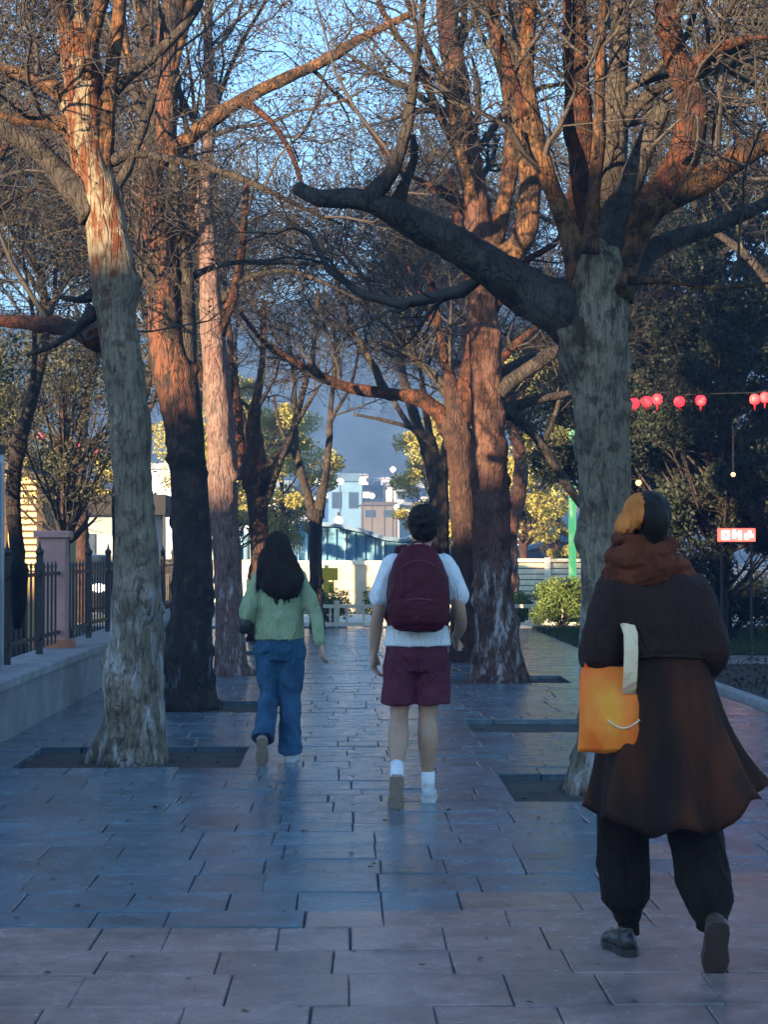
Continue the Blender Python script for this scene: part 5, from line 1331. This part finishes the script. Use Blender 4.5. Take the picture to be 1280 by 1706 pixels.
EX = [(548, 842, 26, 14, 230, 'small grey house left of the tall blue hillside building'), (600, 806, 24, 12, 240, 'small house high on the hillside just under the lamp row'), (636, 812, 26, 12, 242, 'small dark house above the lit left house of the cluster'),
      (668, 808, 22, 13, 245, 'small pale house right above the middle of the cluster'), (694, 812, 24, 12, 248, 'small house in the upper right of the cluster'), (726, 822, 26, 16, 240, 'grey house at the right end of the cluster, beside the thin trunk'),
      (648, 856, 22, 14, 186, 'small bluish house between the dark stone house and the pale one'), (716, 850, 28, 16, 188, 'low pale house behind the hair of the man'), (868, 842, 24, 12, 235, 'small house high behind the pale blue hut'),
      (902, 846, 22, 12, 238, 'small pale house on the slope right of the hut'), (512, 846, 24, 16, 225, 'small grey house seen inside the fork of the thin tree'), (585, 826, 22, 10, 236, 'tiny dark house above the tall blue building')]
for i_, (a_, b_, c_, d_, e_, l_) in enumerate(EX): HH.append((a_, b_, c_*1.15, d_*1.15, e_, tuple(min(0.85, q*2.0) for q in hh_cols[i_ % 5]), l_, i_ % 2))
for h_ in HH: hill_house(*h_)

def lamp(px, py, d, col_, st, label, r=0.22, group='far street lamps lit at dusk', pr=0.05):
    c = W(px, py, d); o = empty('street_lamp', (c.x, d, 0), 0, label, 'lamp', group)
    b = MB(); b.tube([(c.x, d+0.15, -0.05), (c.x, d+0.15, c.z+r*0.9), (c.x, d+0.02, c.z+r*1.15)], [pr*1.3, pr, pr], 8); b.build('pole', iron, o)
    b = MB(); b.ball((c.x, d, c.z), r*0.62, 14, 10); b.build('lamp_globe', emis('lamp_glow', col_, st*0.22), o, True)
    return o
WH = (1.0, 0.95, 0.82); OR = (1.0, 0.55, 0.22)
LM = [(530, 802, 150, WH, 12, 'leftmost of the row of white lamps on the lower hillside', 0.40), (567, 802, 150, WH, 12, 'second white lamp from the left in the hillside row', 0.40),
      (604, 801, 150, WH, 12, 'third and brightest white lamp of the hillside row', 0.45), (641, 801, 150, (1.0, 0.12, 0.14), 6, 'small red lamp at the right end of the hillside row', 0.22),
      (655, 782, 160, WH, 14, 'white lamp highest on the hillside above the house cluster', 0.34), (713, 781, 160, WH, 12, 'white lamp up right above the head of the man', 0.26),
      (716, 798, 160, (1.0, 0.25, 0.22), 7, 'reddish lamp just below the upper right white one', 0.24), (661, 846, 150, WH, 13, 'white lamp in the middle of the house cluster', 0.36),
      (564, 867, 100, OR, 11, 'orange-white lamp just above the shed roof', 0.34), (510, 883, 63, WH, 14, 'large white lamp left of the thin forked trunk', 0.22),
      (413, 883, 63, WH, 14, 'large white lamp between the left trunks', 0.22), (620, 826, 160, (1.0, 0.8, 0.5), 9, 'warm lamp on the left house of the cluster', 0.36)]
for l_ in LM: lamp(*l_)

# green lamp post
gpst = empty('green_pole', (4.72, 40.2, 0), 0, 'tall glowing green pole just left of the big plane trunk', 'pole')
gx_ = W(955, 0, 40.2).x
b = MB(); b.tube([(gx_, 40.2, -0.05), (gx_, 40.2, 2.0), (gx_, 40.2, 5.0)], [0.085, 0.078, 0.07], 18); b.build('shaft', emis('green_light_column', (0.16, 0.9, 0.30), 0.14), gpst, True)
b = MB(); b.tube([(gx_, 40.2, -0.05), (gx_, 40.2, 0.25)], [0.14, 0.12], 18); b.build('base', plain('green_base', (0.07, 0.45, 0.12), 0.4), gpst, True)
b = MB(); b.ball((gx_, 40.2, 5.05), 0.10, 14, 8); b.build('finial', plain('green_finial', (0.08, 0.5, 0.14), 0.4), gpst, True)

# thin street light between the left trunks
stl = empty('street_light', (-4.6, 47, 0), 0, 'thin dark street light with flat head between the first two left trunks', 'lamp')
q = W(274, 852, 47)
b = MB(); b.tube([(q.x, 47, -0.05), (q.x, 47, q.z)], [0.05, 0.035], 10); b.build('pole', iron, stl)
b = MB(); b.box(q.x-0.10, q.x+0.12, 46.9, 47.1, q.z+0.003, q.z+0.08, 0.02); b.build('lamp_head', iron, stl)

# red lanterns on a wire, other small lights in the evergreens
red = emis('red_lantern_glow', (1.0, 0.012, 0.02), 1.1)
LX = [(1059, 671), (1080, 668), (1098, 664), (1135, 668), (1171, 666), (1262, 664), (1279, 661)]
wr = MB(); D = 24.2
pp = [W(x, y-11, D) for x, y in [(1000, 668)]+LX+[(1340, 655)]]
wr.tube(pp, 0.006, 6); tag(wr.build('lantern_wire', iron), 'thin dark wire carrying the red lanterns across the evergreens', 'wire')
LL = ['leftmost glowing red lantern, touching the edge of the big trunk', 'second glowing red lantern from the trunk', 'third glowing red lantern from the trunk, close to the second',
      'fourth glowing red lantern, alone left of the brightest pair gap', 'fifth glowing red lantern with the wide dark gap on its right', 'sixth glowing red lantern near the right edge', 'last red lantern at the very right edge']
for (x, y), lab in zip(LX, LL):
    c = W(x, y, D); r = empty('lantern', c, 0, lab, 'lantern', 'red lanterns on the wire')
    r.location = (c.x, c.y, c.z)
    b = MB(); b.loft([(c.x, c.y, c.z+z, q, q) for z, q in ((-0.062, 0.03), (-0.05, 0.05), (-0.02, 0.065), (0.02, 0.065), (0.05, 0.05), (0.062, 0.03))], 16, lambda t, a: 1+0.04*math.cos(8*a)); b.build('shade', red, r, True)
    b = MB(); b.tube([(c.x, c.y, c.z+0.06), (c.x, c.y, c.z+0.085)], 0.03, 10); b.build('cap', iron, r, True)
    b = MB(); b.tube([(c.x, c.y, c.z-0.065), (c.x, c.y, c.z-0.14)], [0.016, 0.008], 8); b.build('tassel', plain('red_tassel', (0.4, 0.01, 0.01), 0.8), r, True)
for (x, y, d, cc, st, rr, lab) in ((1225, 790, 24.5, (1.0, 0.42, 0.08), 2.0, 0.028, 'small orange lamp glowing in the dark evergreens at the right'), (1066, 804, 25, (1.0, 0.6, 0.18), 0.8, 0.038, 'warm yellow lamp between the big trunk and the head with the orange cap')):
    c = W(x, y, d); o = empty('hanging_lamp', (c.x, d, c.z), 0, lab, 'lamp', 'small lamps hanging in the evergreens')
    b = MB(); b.ball((c.x, d, c.z), rr, 12, 8); b.build('bulb', emis('bulb_glow', cc, st), o, True)
    b = MB(); b.tube([(c.x, d, c.z+rr*0.9), (c.x, d, c.z+0.6)], 0.005, 6); b.build('cord', iron, o)
ns = empty('neon_sign', (5.6, 26, 0), 0, 'glowing red and white light box above the hedge at the right edge', 'sign')
c0 = W(1200, 902, 26.2); c1 = W(1262, 880, 26.2)
b = MB(); b.box(c0.x, c1.x, 26.2, 26.28, c0.z, c1.z, 0.008); b.build('case', emis('neon_red', (1.0, 0.09, 0.06), 0.7), ns)
nw = emis('neon_white', (1.0, 0.85, 0.75), 1.6)
def nbar(a0, b0, a1, b1):
    u0 = W(a0, b1, 26.2); u1 = W(a1, b0, 26.2); return (u0.x, u1.x, 26.17, 26.196, u0.z, u1.z)
for bars in ([(1206, 884, 1209, 898), (1215, 884, 1218, 898), (1209.2, 884, 1214.8, 887), (1209.2, 895, 1214.8, 898)], [(1224, 883, 1228, 897), (1228.2, 888, 1234, 893), (1234.2, 884, 1238, 899)], [(1244, 889, 1250, 898), (1250.2, 884, 1254, 894), (1254.2, 890, 1258, 895)]):
    b = MB()
    for q_ in bars: b.box(*nbar(*q_))
    b.build('lit_tube', nw, ns)
for x in (c0.x+0.05, c1.x-0.05):
    b = MB(); b.tube([(x, 26.24, -0.05), (x, 26.24, c0.z)], 0.02, 8); b.build('leg', iron, ns)
# pink lanterns seen through the twigs at the left
pinkl = emis('pink_lantern_glow', (1.0, 0.12, 0.15), 0.28)
for (x, y), lab in zip([(68, 727), (96, 748), (110, 738), (131, 745), (158, 752)], ['leftmost pink glowing lantern behind the twigs at the left', 'second pink lantern from the left edge behind the twigs', 'middle pink lantern of the five behind the twigs', 'fourth pink lantern behind the twigs', 'pink lantern nearest the first left trunk']):
    c = W(x, y, 30); r = empty('lantern', c, 0, lab, 'lantern', 'pink lanterns at the left')
    b = MB(); b.loft([(c.x, c.y, c.z+z, q, q) for z, q in ((-0.06, 0.03), (-0.04, 0.05), (0.0, 0.058), (0.04, 0.05), (0.06, 0.03))], 16); b.build('shade', pinkl, r, True)
    b = MB(); b.tube([(c.x, c.y, c.z+0.09), (c.x, c.y, c.z+0.5)], 0.006, 6); b.build('cord', iron, r)
wr = MB(); wr.tube([W(20, 640, 30), W(70, 690, 30)+Vector((0,0,0.02)), W(110, 692, 30), W(180, 690, 30), W(300, 660, 30)], 0.01, 6)
tag(wr.build('lantern_wire', iron), 'thin dark wire above the pink lanterns at the left', 'wire')

# unseen block added behind the camera, sized to shade the whole path
sh_b = empty('shade_block', (-40, -24, 0), 0, 'unseen long block added behind the camera, its roof line sized to shade the path', 'building')
b = MB(); b.box(-95, 6, -28, -20, -0.06, 8.40); b.build('wall', plain('shade_block_wall', (0.3, 0.27, 0.24), 0.85), sh_b)
b = MB(); b.box(-95.3, 6.3, -28.3, -19.7, 8.403, 8.60); b.build('roof', plain('shade_block_roof', (0.15, 0.14, 0.14), 0.85), sh_b)
k = 0
for x in np.arange(-90, 4, 6.5):
    for z in (1.2, 4.8):
        b = MB(); b.box(x, x+1.8, -19.99, -19.93, z, z+1.6); b.build('window', plain('shade_block_window', (0.03, 0.04, 0.05), 0.1), sh_b)

# ------------------------------------------------------------------ evening air
def haze(density, colour):
    g = NG('haze_air'); t = g.t
    t.nodes.remove(g.b)
    v = t.nodes.new('ShaderNodeVolumePrincipled'); v.inputs['Density'].default_value = density; v.inputs['Color'].default_value = colour+(1,)
    v.inputs['Anisotropy'].default_value = 0.0
    t.links.new(v.outputs[0], t.nodes['Material Output'].inputs['Volume'])
    b = MB(); b.box(-890, 890, -55, 880, -1.1, 130); tag(b.build('haze', g.m), 'thin bluish evening haze in front of the far hillside', 'haze', kind='stuff')
HAZE = 0.0016
if HAZE: haze(HAZE, (0.24, 0.50, 1.0))
